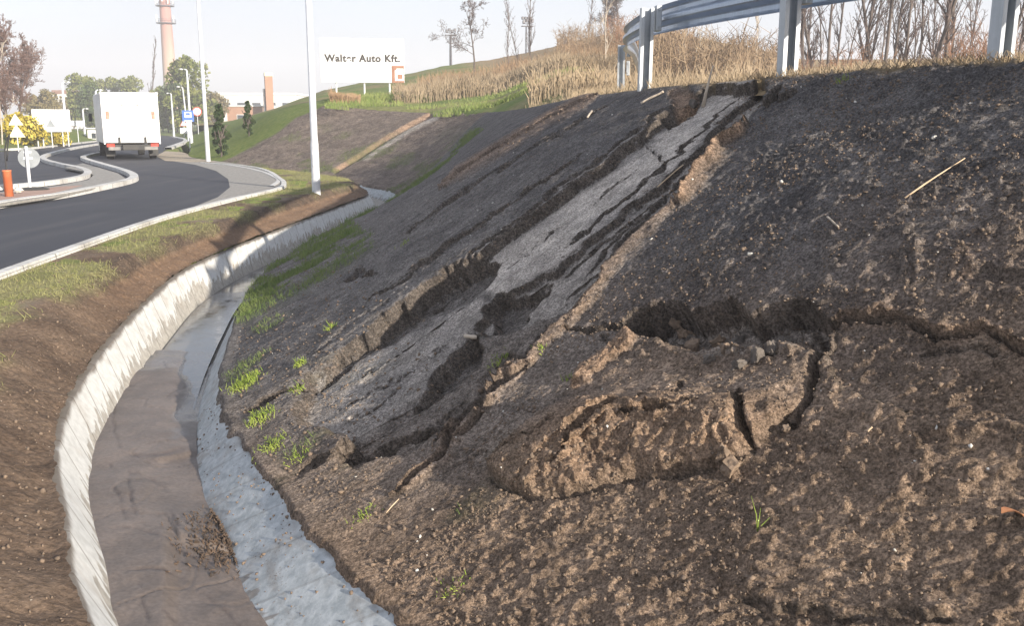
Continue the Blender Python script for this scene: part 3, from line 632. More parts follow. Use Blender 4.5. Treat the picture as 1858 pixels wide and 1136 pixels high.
def verge_mat():
    m, t, b = newmat('verge_soil'); co = coords(t); n1 = noise(t, co, 1.8, 5, .6); n2 = noise(t, co, 30, 5, .65); n3 = noise(t, co, 90, 3)
    c = mixc(t, mrange(t, n1, .3, .7), (.098, .068, .049), (.168, .12, .086))
    c = mixc(t, .7, c, mixc(t, mrange(t, n2, .32, .68), .5, 1.4), 'MULTIPLY')
    c = mixc(t, attr(t, 'pale'), c, (.23, .19, .15))
    g = mixc(t, mrange(t, n2, .35, .65), (.17, .175, .06), (.31, .29, .14))
    c = mixc(t, mth(t, 'MULTIPLY', attr(t, 'green'), mrange(t, n2, .3, .6, .35, .95)), c, g)
    c = mixc(t, mth(t, 'MULTIPLY', attr(t, 'clay'), .6), c, mixc(t, mrange(t, n2, .3, .7), (.15, .092, .058), (.23, .15, .098)))
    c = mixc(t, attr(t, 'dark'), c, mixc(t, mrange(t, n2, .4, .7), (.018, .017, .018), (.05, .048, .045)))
    v = voro(t, co, 26); sp = mth(t, 'LESS_THAN', v.outputs['Distance'], .13); sel = nd(t, 'ShaderNodeSeparateColor'); t.links.new(v.outputs['Color'], sel.inputs[0])
    c = mixc(t, mth(t, 'MULTIPLY', mth(t, 'MULTIPLY', sp, mth(t, 'GREATER_THAN', sel.outputs[0], .9)), .9), c, (.45, .38, .3))
    t.links.new(c, b.inputs['Base Color']); b.inputs['Roughness'].default_value = .95; b.inputs['Specular IOR Level'].default_value = .15
    p = bump(t, None, n2, .7, .02); bump(t, b, n3, .5, .006, p); return m
vo = link('verge', npmesh('verge', np.stack([VX, VY, VZ], -1).reshape(-1, 3), gridfaces(*VX.shape), dict(green=vgreen, clay=vclay, dark=vshadow, pale=vpale)), verge_mat()); vo['kind'] = 'structure'
# ------------------------------------------------------------------ ground, meadow hill, roads
hill_u = np.array([-.36, -.3, -.242, -.22, -.193, -.0875, -.017, .018, .065, .1, .138, .218, .283, .395, .546, .8])
hill_Yc = np.array([100, 90, 62, 50, 44, 40, 34, 26, 18, 14, 11, 9, 7.6, 6.6, 5.6, 4.6])
hill_zc = np.array([1.3, 1.6, 2.5, 2.6, 2.46, 2.08, 2.03, 2.07, 2.12, 2.09, 2.06, 2.06, 2.05, 2.05, 2.03, 2.02])
sil_px = [317, 420, 500, 590, 640, 740, 800, 900, 1000, 1060, 1150, 1250, 1350, 1450, 1858, 2400]
sil_py = [224, 219, 197, 166, 156, 138, 125, 112, 92, 76, 62, 72, 92, 112, 112, 115]
def hill_z(u, Y):
    Yc = np.interp(u, hill_u, hill_Yc); zc = np.interp(u, hill_u, hill_zc); Yp = np.maximum(95, Yc + 12)
    zs = EYE + (HOR - np.interp(CX + F * u / CP, sil_px, sil_py)) / F * Yp
    t = np.clip((Y - Yc) / (Yp - Yc), 0, 1); pw = np.interp(u, [-.1, .05, .2], [1.0, 1.2, 2.3])
    z = zc + (zs - zc) * np.power(t, pw)
    z = z - .15 * sstep(.6, -.4, Y - Yc) - np.clip(Y - Yp, 0, 400) * .02
    return z
uu = np.linspace(-.33, .8, 420); tt = np.linspace(0, 1, 220) ** 2.2
UU, TT = np.meshgrid(uu, tt, indexing='ij')
YC = np.interp(UU, hill_u, hill_Yc) - .3; HY = YC + TT * (420 - YC); HX = UU * HY
HZ = hill_z(UU, HY) + .06 * fbm(HX * .5, HY * .5, 101, 3) * sstep(0, 3, HY - YC)
reed = sstep(.0, .25, fbm(HX * .12, HY * .12, 102, 3) + .2) 
hg = np.clip(sstep(58, 47, HY + 4 * fbm(HX * .2, HY * .2, 103, 2)) + sstep(.02, -.06, UU), 0, 1) * sstep(.075, .02, UU + .0015 * (HY - 30))
hg = hg * np.clip(.45 + 1.2 * fbm(HX * .35, HY * .35, 104, 4) + .35, 0.15, 1)
def meadow_mat():
    m, t, b = newmat('meadow'); co = coords(t); n = noise(t, co, .5, 5, .6); n2 = noise(t, co, 6, 5, .6)
    g = mixc(t, mrange(t, n2, .3, .7), (.10, .15, .04), (.19, .22, .075)); g = mixc(t, mrange(t, n, .5, .7, 0, .6), g, (.25, .22, .10))
    s = mixc(t, mrange(t, n2, .3, .7), (.22, .155, .09), (.36, .28, .17))
    t.links.new(mixc(t, attr(t, 'grass'), s, g), b.inputs['Base Color']); b.inputs['Roughness'].default_value = 1; b.inputs['Specular IOR Level'].default_value = .1
    bump(t, b, n2, 1, .08); return m
mo = link('hill', npmesh('hill', np.stack([HX, HY, HZ], -1).reshape(-1, 3), gridfaces(*HX.shape), dict(grass=hg)), meadow_mat()); mo['kind'] = 'structure'
# flat ground to the horizon; it dips under the channel, the slope and the hill
gu = np.linspace(-1.7, 1.7, 240); gY = np.concatenate([np.linspace(-6, 60, 150), np.geomspace(60.5, 800, 90)])
GU, GY = np.meshgrid(gu, gY, indexing='ij'); GX = GU * (np.abs(GY) + 6)
kerbx = np.interp(GY, Ks[:, 1], Ks[:, 0])
under = (GX > kerbx + .9) & (GY < 95)
bank_l = sstep(0, 5, -(GX + np.interp(GY, [0, 41, 52, 60, 76, 96, 131, 200], [30, 30.6, 29.8, 30.6, 34.5, 40, 52, 60]))) * 1.35 * sstep(140, 75, GY)
GZ = np.where(under, -2.5, -.04 + bank_l + .04 * fbm(GX * .3, GY * .3, 111, 3) * bank_l)
def ground_mat():
    m, t, b = newmat('ground_grass'); co = coords(t); n = noise(t, co, .25, 5, .6); n2 = noise(t, co, 4, 5, .6)
    c = mixc(t, mrange(t, n2, .3, .7), (.085, .13, .028), (.16, .19, .055)); c = mixc(t, mrange(t, n, .45, .65, 0, .7), c, (.20, .17, .09))
    t.links.new(c, b.inputs['Base Color']); b.inputs['Roughness'].default_value = 1; b.inputs['Specular IOR Level'].default_value = .1; return m
go = link('ground', npmesh('ground', np.stack([GX, GY, GZ], -1).reshape(-1, 3), gridfaces(*GX.shape)), ground_mat()); go['kind'] = 'structure'
def sheet(name, poly, z, mat, kind='structure', thick=0.0):
    import bmesh
    bm = bmesh.new(); vs = [bm.verts.new((float(p[0]), float(p[1]), z)) for p in poly]; f = bm.faces.new(vs)
    if f.normal.z < 0: f.normal_flip()
    if thick:
        r = bmesh.ops.extrude_face_region(bm, geom=[f])
        for v in r['geom']:
            if isinstance(v, bmesh.types.BMVert): v.co.z -= thick
    bmesh.ops.triangulate(bm, faces=bm.faces[:]); bmesh.ops.recalc_face_normals(bm, faces=bm.faces[:])
    me = bpy.data.meshes.new(name); bm.to_mesh(me); bm.free(); o = link(name, me, mat)
    if kind: o['kind'] = kind
    return o
def asphalt_mat():
    m, t, b = newmat('asphalt'); co = coords(t); n = noise(t, co, .35, 4); n2 = noise(t, co, 60, 4, .7); st = noise(t, coords(t, scale=(.9, .08, 1)), 2, 4)
    c = mixc(t, mrange(t, n2, .3, .7), (.026, .028, .038), (.048, .051, .064)); c = mixc(t, mrange(t, st, .45, .75, 0, .6), c, (.072, .070, .076)); c = mixc(t, mrange(t, n, .52, .7, 0, .55), c, (.022, .024, .032))
    t.links.new(c, b.inputs['Base Color']); b.inputs['Roughness'].default_value = .8; b.inputs['Specular IOR Level'].default_value = .35; bump(t, b, n2, .3, .004); return m
ASPH = asphalt_mat()
pk = [tuple(p) for p in Ks[:int(np.searchsorted(sidx, 14.05)):8]]
far_r = [(-20.4, 55.6), (-26.6, 76), (-31.5, 92), (-38, 108), (-50, 131), (-64, 150)]
far_l = [(-74, 150), (-56, 128), (-40.5, 97), (-34, 76), (-30, 60), (-29.2, 52.5), (-30, 41), (-34, 20), (-36, -4)]
road_poly = pk + [(-16.0, 44.2)] + far_r + far_l
sheet('road', road_poly, 0.0, ASPH)
def gravel_mat(name, a, b_):
    return simple(name, a, b_, 9, .9, bmp=.4, bdist=.01, detail=6)
PAVE = gravel_mat('light_paving', (.20, .19, .175), (.30, .285, .26))
ap = [P(x, y)[:2] for x, y in ((20, 493), (150, 441), (250, 408), (330, 384), (395, 358), (417, 340), (414, 325), (392, 310), (355, 299), (305, 291), (296, 281), (325, 283), (360, 288), (400, 293), (440, 298), (478, 307), (505, 318), (514, 326), (508, 336), (480, 346), (400, 367), (300, 391), (200, 421), (100, 456), (20, 489))]
a_out = [P(x, y)[:2] for x, y in ((480, 310), (505, 320), (512, 328), (500, 338))]
sheet('road_shoulder', ap, .004, PAVE)
gp_ = [P(x, y)[:2] for x, y in ((283, 283), (300, 274), (330, 276), (372, 289), (395, 294), (340, 294), (300, 292))]
sheet('gravel_patch', gp_, .010, gravel_mat('gravel', (.27, .22, .16), (.40, .34, .26)))
def kerb_mat():
    m, t, b = newmat('pale_kerb_concrete'); uv = nd(t, 'ShaderNodeUVMap'); uv.uv_map = 'UVMap'; sp = nd(t, 'ShaderNodeSeparateXYZ'); t.links.new(uv.outputs[0], sp.inputs[0]); co = coords(t)
    n = noise(t, co, 1.1, 5); n2 = noise(t, co, 18, 4); c = mixc(t, mrange(t, n2, .3, .7), (.44, .435, .42), (.60, .595, .575)); c = mixc(t, mrange(t, n, .48, .72, 0, .5), c, (.25, .225, .19))
    fr = mth(t, 'FRACT', sp.outputs[0]); c = mixc(t, mth(t, 'MULTIPLY', mth(t, 'LESS_THAN', fr, .03), .7), c, (.12, .11, .10))
    t.links.new(c, b.inputs['Base Color']); b.inputs['Roughness'].default_value = .85; bump(t, b, n2, .2, .005); return m
WHITE = kerb_mat()
def kerb_mesh(name, line, width, h, mat, z=0.0, side=1, closed=False):
    """kerb of real height along a plan line; returns MB"""
    c = catmull(np.array([(p[0], p[1]) for p in line]), 6); d = np.gradient(c, axis=0); d /= np.linalg.norm(d, axis=1, keepdims=True) + 1e-9
    n = np.stack([d[:, 1], -d[:, 0]], 1) * side
    q = [0, 0.015, width - .015, width]; zz = [z - .06, z + h, z + h, z - .06]
    V = []; m = 4
    for i in range(len(c)):
        for a, b_ in zip(q, zz): V.append((c[i, 0] + n[i, 0] * a, c[i, 1] + n[i, 1] * a, b_))
    ar = np.concatenate([[0], np.cumsum(np.linalg.norm(np.diff(c, axis=0), axis=1))]); uvs = np.stack([np.repeat(ar, 4), np.tile([0, .3, .7, 1], len(c))], 1)
    return npmesh(name, np.array(V), gridfaces(len(c), 4), smooth=False, uv=uvs), c
kline = [p for p in Ks[:int(np.searchsorted(sidx, 14.02)):40]]
me, _ = kerb_mesh('kerb', kline, .16, .03, WHITE, side=-1)
o = link('kerb', me, WHITE); tag(o, 'long pale concrete kerb between the asphalt and the grassy verge', 'kerb')
gut = [P(x, y)[:2] for x, y in ((380, 296), (430, 301), (478, 311), (503, 321), (511, 328), (498, 338))]
me, _ = kerb_mesh('gutter_edge', gut, .16, .01, WHITE, z=.006, side=1)
tag(link('gutter_edge', me, WHITE), 'thin pale inner edging along the shoulder bend inside the kerb', 'edging')
me, _ = kerb_mesh('kerb', [P(x, y)[:2] for x, y in ((-60, 279), (0, 273), (60, 270), (110, 265), (185, 256), (240, 249))], .3, .1, WHITE, side=-1)
tag(link('kerb', me, WHITE), 'thin far kerb at the foot of the grassy bank with road signs', 'kerb')
me, _ = kerb_mesh('kerb', [P(x, y)[:2] for x, y in ((298, 270), (318, 263), (332, 257), (330, 253), (310, 249))], .45, .1, WHITE, side=1)
tag(link('kerb', me, WHITE), 'short far kerb curving along the grass right of the truck', 'kerb')
# splitter island
isl = thing('traffic_island', 'S shaped splitter island with white kerbs and pale paving in the middle of the road', 'traffic island', P(150, 335))
pr = [(-420, 455), (-200, 415), (0, 374), (100, 359), (165, 346), (215, 335), (234, 328), (232, 321), (215, 313), (180, 302), (152, 293), (146, 288), (162, 283), (190, 277)]
plft = [(186, 262), (140, 270), (104, 279), (84, 287), (90, 294), (115, 301), (152, 309), (168, 317), (158, 325), (110, 334), (50, 341), (0, 345), (-200, 363), (-420, 385)]
PRr = [P(x, y)[:2] for x, y in pr]; PLl = [P(x, y)[:2] for x, y in plft]
iso = isl.location
def loc_mesh(me):
    me.transform(Matrix.Translation(-Vector(iso))); return me
me, c1 = kerb_mesh('kerb', PRr, .26, .12, WHITE, side=1); link('kerb', loc_mesh(me), WHITE, isl)
me, c2 = kerb_mesh('kerb', PLl, .26, .12, WHITE, side=1); link('kerb', loc_mesh(me), WHITE, isl)
def island_top(name, pix, z, mat):
    o = sheet(name, [P(x, y, z)[:2] for x, y in pix], z, mat, None, thick=.05); loc_mesh(o.data); o.parent = isl; return o
island_top('paving', [(-420, 450), (-200, 411), (0, 370), (100, 355), (160, 343), (212, 332), (230, 325), (214, 314), (180, 304), (150, 296), (118, 304), (155, 311), (170, 317), (160, 326), (110, 336), (50, 343), (0, 348), (-200, 368), (-420, 390)], .105, PAVE)
island_top('paving', [(-420, 440), (-200, 403), (0, 364), (60, 356), (100, 349), (150, 336), (110, 338), (50, 345), (0, 350), (-200, 370), (-420, 392)], .109, simple('reddish_paving', (.30, .19, .15), (.38, .26, .21), 6, .9))
# ------------------------------------------------------------------ vegetation tools
def tubes_np(p0, p1, r0, r1, n=3):
    p0 = np.asarray(p0, float); p1 = np.asarray(p1, float); r0 = np.asarray(r0, float); r1 = np.asarray(r1, float)
    d = p1 - p0; d /= np.linalg.norm(d, axis=1, keepdims=True) + 1e-9
    up = np.where(np.abs(d[:, 2:3]) < .9, np.array([[0, 0, 1.]]), np.array([[1., 0, 0]]))
    a = np.cross(d, up); a /= np.linalg.norm(a, axis=1, keepdims=True) + 1e-9; b = np.cross(a, d)
    N = len(p0); V = np.zeros((N, 2 * n, 3)); 
    for k in range(n):
        t = 2 * math.pi * k / n; o = a * math.cos(t) + b * math.sin(t)
        V[:, k] = p0 + o * r0[:, None]; V[:, n + k] = p1 + o * r1[:, None]
    f = np.array([[k, (k + 1) % n, n + (k + 1) % n, n + k] for k in range(n)])
    return V.reshape(-1, 3), (f[None] + (np.arange(N) * 2 * n)[:, None, None]).reshape(-1, 4)
def leaves_np(c, size, rng, flat=0.0):
    c = np.asarray(c, float); N = len(c); a = rng.normal(size=(N, 3)); a /= np.linalg.norm(a, axis=1, keepdims=True); h = rng.normal(size=(N, 3)); b = np.cross(a, h); b /= np.linalg.norm(b, axis=1, keepdims=True)
    s = (size * rng.uniform(.6, 1.4, N))[:, None]
    V = np.stack([c - a * s - b * s * .6, c + a * s - b * s * .6, c + a * s + b * s * .6, c - a * s + b * s * .6], 1)
    return V.reshape(-1, 3), np.arange(4 * N).reshape(-1, 4)
def skeleton(seed, H, r0, levels=4, up=.5, spread=.7, kids=(3, 5), clear=.25, ratio=.62, lean=0.05, nseg=6):
    rng = random.Random(seed); S = [[], []]
    def grow(p, d, L, r, lv):
        n = nseg if lv == 0 else max(2, 4 - lv // 2); q = p
        for i in range(n):
            wob = Vector((rng.gauss(0, 1), rng.gauss(0, 1), rng.gauss(0, .6))) * (.05 + .06 * lv)
            d2 = (d + wob + Vector((0, 0, up * .12 * (lv > 0)))).normalized(); e = q + d2 * L / n
            ra = r * (1 - .75 * i / n); rb = r * (1 - .75 * (i + 1) / n)
            S[0 if lv == 0 else 1].append((tuple(q), tuple(e), ra, rb))
            f = (i + 1) / n
            if lv < levels and (lv > 0 or f > clear):
                kk = rng.randint(*kids) if lv == 0 else rng.randint(1, max(2, kids[1] - 2))
                if lv == 0: kk = max(1, kk - 1)
                for _ in range(kk):
                    az = rng.uniform(0, 6.283); ax = d2.orthogonal().normalized(); ax.rotate(Matrix.Rotation(az, 3, d2))
                    ang = spread * rng.uniform(.6, 1.25); c = (d2 * math.cos(ang) + ax * math.sin(ang)).normalized()
                    c = (c + Vector((0, 0, up * .35))).normalized()
                    l2 = L * ratio * rng.uniform(.55, 1.0) * (1.15 - .65 * f if lv == 0 else 1)
                    grow(q.lerp(e, rng.uniform(.3, 1)), c, l2, max(.005, rb * .62), lv + 1)
            q, d = e, d2
    grow(Vector((0, 0, -.15)), Vector((rng.gauss(0, lean), rng.gauss(0, lean), 1)).normalized(), H, r0, 0)
    return S
def seg_mesh(name, segs, n, minr=0.0):
    a = np.array([s[0] for s in segs]); b = np.array([s[1] for s in segs]); r0 = np.maximum(minr, np.array([s[2] for s in segs])); r1 = np.maximum(minr, np.array([s[3] for s in segs]))
    V, Fq = tubes_np(a, b, r0, r1, n); return npmesh(name, V, Fq, smooth=n > 3)
BARK = simple('grey_brown_bark', (.075, .060, .055), (.14, .115, .10), 6, .95, bmp=.3, bdist=.02)
TWIG = simple('dark_twigs', (.085, .065, .062), (.15, .115, .105), 2, .95)
REDTWIG = simple('reddish_twigs', (.13, .075, .065), (.20, .13, .105), 2, .95)
PALEB = simple('pale_bark', (.36, .31, .25), (.5, .44, .37), 5, .9)
def bare_tree(seed, H, r0, twig=TWIG, bark=BARK, minr=.008, **kw):
    S = skeleton(seed, H, r0, **kw); return seg_mesh('trunk', S[0], 6), seg_mesh('crown', S[1], 3, minr), bark, twig
def plant_tree(protos, loc, s, rz, label, group=None, name='bare_tree', cat='tree'):
    t = thing(name, label, cat, loc, rz, group); t.scale = (s, s, s)
    for me, nm, m in ((protos[0], 'trunk', protos[2]), (protos[1], 'crown', protos[3])):
        if not me.materials: me.materials.append(m)
        o = bpy.data.objects.new(nm, me); COL.objects.link(o); o.parent = t
    return t
def gz(x, y):
    """height of the land at a point of the meadow or the flat ground"""
    u = x / max(y, .1); Yc = float(np.interp(u, hill_u, hill_Yc))
    if u > -.33 and y > Yc: return float(hill_z(np.array([u]), np.array([y]))[0])
    i = int(np.argmin(np.abs(gY - y))); j = int(np.argmin(np.abs(gu * (abs(y) + 6) - x))); z = float(GZ[j, i]); return z if z > -1 else 0.0
def on_land(px, Y):
    x = (px - CX) / F * Y * CP
    for _ in range(3): z = gz(x, Y); x = (px - CX) / F * (Y * CP - (z - EYE) * SP)
    return np.array([x, Y, z])
# ---- bare trees right of the guardrail and on the hill
tall = [bare_tree(s, 12.5, .085, levels=4, up=.7, spread=.7, kids=(3, 5), clear=.10, ratio=.22, minr=.009, nseg=12, lean=.03) for s in (3, 8, 15, 21)]
forked = [bare_tree(s, 11, .10, minr=.009, levels=5, up=.7, spread=.48, kids=(2, 3), clear=.28, ratio=.56, nseg=6, lean=.03) for s in (5, 12)]
roundt = bare_tree(33, 6.0, .10, minr=.011, levels=5, up=.25, spread=.85, kids=(3, 4), clear=.3, ratio=.60, nseg=4)
RT = [(1459, 44, 't', 'slender bare tree just right of the middle guardrail post'), (1478, 50, 't', 'second bare tree right of the middle guardrail post, thin and straight'),
      (1506, 40, 'f', 'dark forked bare tree left of the open patch of sky'), (1562, 46, 't', 'bare tree at the right side of the open patch of sky'),
      (1582, 43, 't', 'bare tree close on the left of the big forked one'), (1598, 37, 'f', 'biggest forked bare tree midway between two guardrail posts'),
      (1619, 52, 't', 'thin bare tree close on the right of the big forked one'), (1636, 41, 't', 'dark straight bare tree second right of the big forked one'),
      (1661, 47, 't', 'third bare tree right of the big forked one'), (1680, 39, 't', 'fourth bare tree right of the big forked one, trunk dark'),
      (1706, 42, 'f', 'bushy bare tree left of the nearest guardrail post'), (1724, 45, 't', 'tall bare tree next left of the nearest guardrail post'),
      (1812, 46, 't', 'thin bare tree just right of the nearest guardrail post'), (1834, 36, 't', 'thick dark bare tree near the right edge of the picture'),
      (1853, 44, 'f', 'rightmost bare tree at the edge of the picture')]
for i, (px, Y, k, lab) in enumerate(RT):
    pr_ = tall[i % 4] if k == 't' else forked[i % 2]
    plant_tree(pr_, on_land(px, Y), .92 + .16 * math.sin(i * 2.3), i * 1.9, lab, 'bare trees behind the guardrail')
rb = random.Random(77)
for i in range(16):
    px = 1428 + i * 29 + rb.uniform(-9, 9)
    plant_tree(tall[(i * 3) % 4], on_land(px, rb.uniform(62, 82)), rb.uniform(.75, 1.0), i * 1.1, 'thin bare tree in the hazy back row behind the dark bare trees', 'back row of bare trees')
plant_tree(roundt, on_land(861, 70), .74, .6, 'wide bare tree alone on the reed bank between two floodlight masts', 'bare trees on the hill')
for i, (px, Y, s, lab) in enumerate([(923, 66, .45, 'thin bare sapling left of the right floodlight mast'), (941, 68, .4, 'thinnest bare sapling close left of the right floodlight mast'),
        (962, 72, .62, 'bare tree standing around the right floodlight mast'), (1068, 84, .5, 'small bare tree on the hill left of the hilltop bush')]):
    plant_tree(tall[i % 4], on_land(px, Y), s, i * 2.1, lab, 'bare trees on the hill')
hb = bare_tree(41, 4.2, .09, levels=5, up=.3, spread=.8, kids=(3, 5), clear=.1, ratio=.6, nseg=4)
plant_tree(hb, on_land(1122, 88), 1.0, .3, 'dense bare bush on top of the straw coloured hill', 'bare trees on the hill')
pale = bare_tree(52, 6.0, .05, twig=PALEB, bark=PALEB, levels=3, up=.8, spread=.55, kids=(2, 3), clear=.2, ratio=.4, minr=.012, nseg=7)
for i, (px, Y, s, lab) in enumerate([(1098, 50, .8, 'pale thin birch sapling left of the far guardrail posts'), (1237, 40, .62, 'pale sapling seen under the rail, left one of the two'),
        (1368, 42, .6, 'pale sapling left of the middle guardrail post'), (1270, 42, .6, 'pale branchy sapling seen under the rail, right one of the two')]):
    plant_tree(pale, on_land(px, Y), s, i * 1.3, lab, 'pale saplings behind the guardrail', name='sapling', cat='sapling')
# ---- trees across the road
redt = [bare_tree(s, 7.5, .13, twig=REDTWIG, levels=5, up=.45, spread=.75, kids=(3, 5), clear=.15, ratio=.58, minr=.012, nseg=4) for s in (61, 62)]
for i, (px, Y, s, lab) in enumerate([(-30, 62, .8, 'reddish bare tree at the left edge of the picture'), (12, 70, .82, 'reddish bare tree behind the left end of the yellow bush'), (38, 78, .85, 'smaller reddish bare tree behind the yellow bush'), (-75, 66, .85, 'reddish bare tree beyond the left edge')]):
    plant_tree(redt[i % 2], on_land(px, Y), s, i * 1.7, lab, 'reddish bare trees on the left bank')
plant_tree(pale, on_land(4, 60), 1.0, 2.0, 'pale birch trunk among the reddish bare trees', name='birch_tree')
popl = bare_tree(74, 19, .22, levels=4, up=1.8, spread=.35, kids=(5, 7), clear=.1, ratio=.2, minr=.02, nseg=12, lean=0.0)
plant_tree(popl, on_land(273, 200), .95, 0, 'tall bare poplar just left of the factory chimney', name='poplar_tree')
def leafmat(name, a, b_):
    m, t, b = newmat(name); co = coords(t); n = noise(t, co, .6, 4); n2 = noise(t, co, 9, 2)
    c = mixc(t, mrange(t, n, .35, .65), a, b_); c = mixc(t, .5, c, mixc(t, n2, .6, 1.4), 'MULTIPLY')
    t.links.new(c, b.inputs['Base Color']); b.inputs['Roughness'].default_value = .8; b.inputs['Specular IOR Level'].default_value = .2; return m
def leafy(seed, H, W, nleaf, size, mat, bark=BARK, taper=False):
    rng = np.random.default_rng(seed); S = skeleton(seed, H * .85, .02 * H, levels=2, up=.6, spread=.6, kids=(3, 4), clear=.2, ratio=.45, nseg=6)
    nb = 34; z = H * rng.uniform(.03 if taper else .16, 1, nb); rr = W * (np.sin(np.clip((z / H - .08) / .95, 0, 1) * math.pi) ** .6 if not taper else (1.05 - z / H)) * np.sqrt(rng.uniform(.05, 1, nb)); an = rng.uniform(0, 6.28, nb)
    ctr = np.stack([rr * np.cos(an), rr * np.sin(an), z], 1); cr = (W * rng.uniform(.22, .42, nb)) * (1 if not taper else .6)
    k = rng.integers(0, nb, nleaf); d = rng.normal(size=(nleaf, 3)); d /= np.linalg.norm(d, axis=1, keepdims=True)
    pts = ctr[k] + d * (cr[k] * rng.uniform(.35, 1.05, nleaf) ** .6)[:, None]
    V, Fq = leaves_np(pts, size, rng)
    segs = S[0] + [s for s in S[1] if abs(s[0][2]) < H * .8]
    return seg_mesh('trunk', segs, 5, .02), npmesh('crown', V, Fq, smooth=False), bark, mat
LG = leafmat('spring_green_leaves', (.10, .13, .03), (.19, .20, .065)); DG = leafmat('darker_green_leaves', (.055, .085, .03), (.10, .13, .05)); OG = leafmat('olive_brown_leaves', (.14, .12, .05), (.21, .17, .085))
lt = [leafy(81, 9, 3.2, 4200, .17, LG), leafy(82, 8, 3.0, 4200, .17, DG), leafy(83, 7, 3.0, 3600, .16, OG)]
for i, (px, Y, k, s, lab) in enumerate([(78, 130, 2, .8, 'olive brown tree behind the white sign board'), (96, 150, 2, .85, 'olive tree behind the lamp post on the left'), (152, 165, 0, 1.0, 'light green tree left of the truck, paler of the two'),
        (172, 150, 1, .85, 'darker green tree just left of the truck'), (205, 190, 0, 1.05, 'green treetop seen above the left part of the truck'), (240, 185, 0, 1.05, 'green treetop seen above the right part of the truck'),
        (296, 170, 0, .8, 'green tree in front of the chimney foot'), (322, 160, 1, .95, 'dark green tree behind the small lamp right of the truck'), (348, 140, 0, 1.12, 'tall light green tree behind the bus stop sign'),
        (135, 190, 1, .85, 'far dark green tree between the two signs on the left'), (306, 150, 0, .6, 'low light green tree below the chimney'), (368, 165, 2, .9, 'olive tree behind the round sign'), (392, 150, 2, .75, 'olive bush left of the brick house')]):
    plant_tree(lt[k], on_land(px, Y), s, i * 1.37, lab, 'leafy trees across the road', name='leafy_tree')
fm = leafmat('yellow_blossom', (.36, .29, .04), (.54, .46, .10)); fs = leafy(91, 2.0, 1.35, 2600, .09, fm)
for i, (px, Y, s, lab) in enumerate([(40, 63, .85, 'yellow flowering bush left of the white sign board'), (62, 65, .75, 'yellow flowering bush at the left edge of the white sign board'), (112, 66, .55, 'low yellow flowering bush behind the right end of the white sign board')]):
    plant_tree(fs, on_land(px, Y), s, i * 2.2, lab, 'yellow bushes on the left bank', name='flowering_bush', cat='bush')
cy = leafy(95, 2.3, .52, 2600, .055, leafmat('conifer_needles', (.028, .05, .02), (.06, .085, .03)), taper=True)
def on_emb(px, py):
    p, n, _ = on_slope(px, py); return p
for px, py, s, lab in [(402, 284, 1.02, 'dark conifer shrub at the toe of the grassy slope, lower one with browned foot'), (452, 246, .72, 'dark conifer shrub higher up on the grassy slope')]:
    plant_tree(cy, on_emb(px, py), s, px, lab, 'conifer shrubs on the grassy slope', name='conifer_shrub', cat='shrub')
# ---- thickets, reeds, grass: things nobody could count
def scatter_stems(n, pxr, Yr, hr, seed, nside=6, arch=.35, twig=.5):
    rng = np.random.default_rng(seed); A = []; 
    px = rng.uniform(*pxr, n); Y = rng.uniform(*Yr, n); u = (px - CX) / F * CP; X = u * Y
    Z = hill_z(u, Y) - .1; h = rng.uniform(*hr, n) * (.7 + .5 * (vnoise(X * .35, Y * .35, seed) * .5 + .5))
    an = rng.uniform(0, 6.28, n); ar = arch * h * rng.uniform(0, 1, n)
    b = np.stack([X, Y, Z], 1); P0 = []; P1 = []; R0_ = []; R1_ = []
    f = [0, .4, .75, 1.0]; g = [0, .12, .5, 1.0]
    pts = [b + np.stack([np.cos(an) * ar * gi, np.sin(an) * ar * gi, h * fi], 1) for fi, gi in zip(f, g)]
    for i in range(3):
        P0.append(pts[i]); P1.append(pts[i + 1]); R0_.append(np.full(n, .022 - .005 * i)); R1_.append(np.full(n, .017 - .005 * i))
    for _ in range(nside):
        t = rng.uniform(.35, 1, n)[:, None]; k = np.where(t < .75, (t - .4) / .35, (t - .75) / .25); base = np.where(t < .75, pts[1] + (pts[2] - pts[1]) * k, pts[2] + (pts[3] - pts[2]) * k)
        d = rng.normal(size=(n, 3)) * [1, 1, .4] + [0, 0, .9]; d /= np.linalg.norm(d, axis=1, keepdims=True)
        P0.append(base); P1.append(base + d * (h * twig * rng.uniform(.2, .6, n))[:, None]); R0_.append(np.full(n, .012)); R1_.append(np.full(n, .006))
    return tubes_np(np.vstack(P0), np.vstack(P1), np.concatenate(R0_), np.concatenate(R1_), 3)
def stuff(name, VF, mat, label, cat):
    o = link(name, npmesh(name, VF[0], VF[1], smooth=False), mat); return tag(o, label, cat, kind='stuff')
def cat_vf(*L):
    V = []; Fq = []; o = 0
    for v, f in L: V.append(v); Fq.append(f + o); o += len(v)
    return np.vstack(V), np.vstack(Fq)
BR1 = simple('tan_stems', (.17, .118, .08), (.29, .215, .14), .35, .95); BR2 = simple('russet_stems', (.19, .10, .06), (.28, .165, .10), .3, .95)
stuff('thicket', cat_vf(scatter_stems(900, (1010, 1420), (58, 84), (.9, 2.0), 5, 10), scatter_stems(1000, (1170, 1425), (36, 56), (1.1, 2.5), 6, 11)), BR1, 'tan bare thicket on the hill seen under the guardrail', 'thicket')
stuff('thicket', cat_vf(scatter_stems(700, (1420, 1990), (38, 52), (1.0, 1.9), 7, 7), scatter_stems(350, (1690, 1990), (40, 55), (1.8, 3.2), 8, 8), scatter_stems(250, (1100, 1260), (60, 80), (1.4, 2.6), 9, 9)), BR2, 'russet bare thicket among the trees right of the middle guardrail post', 'thicket')
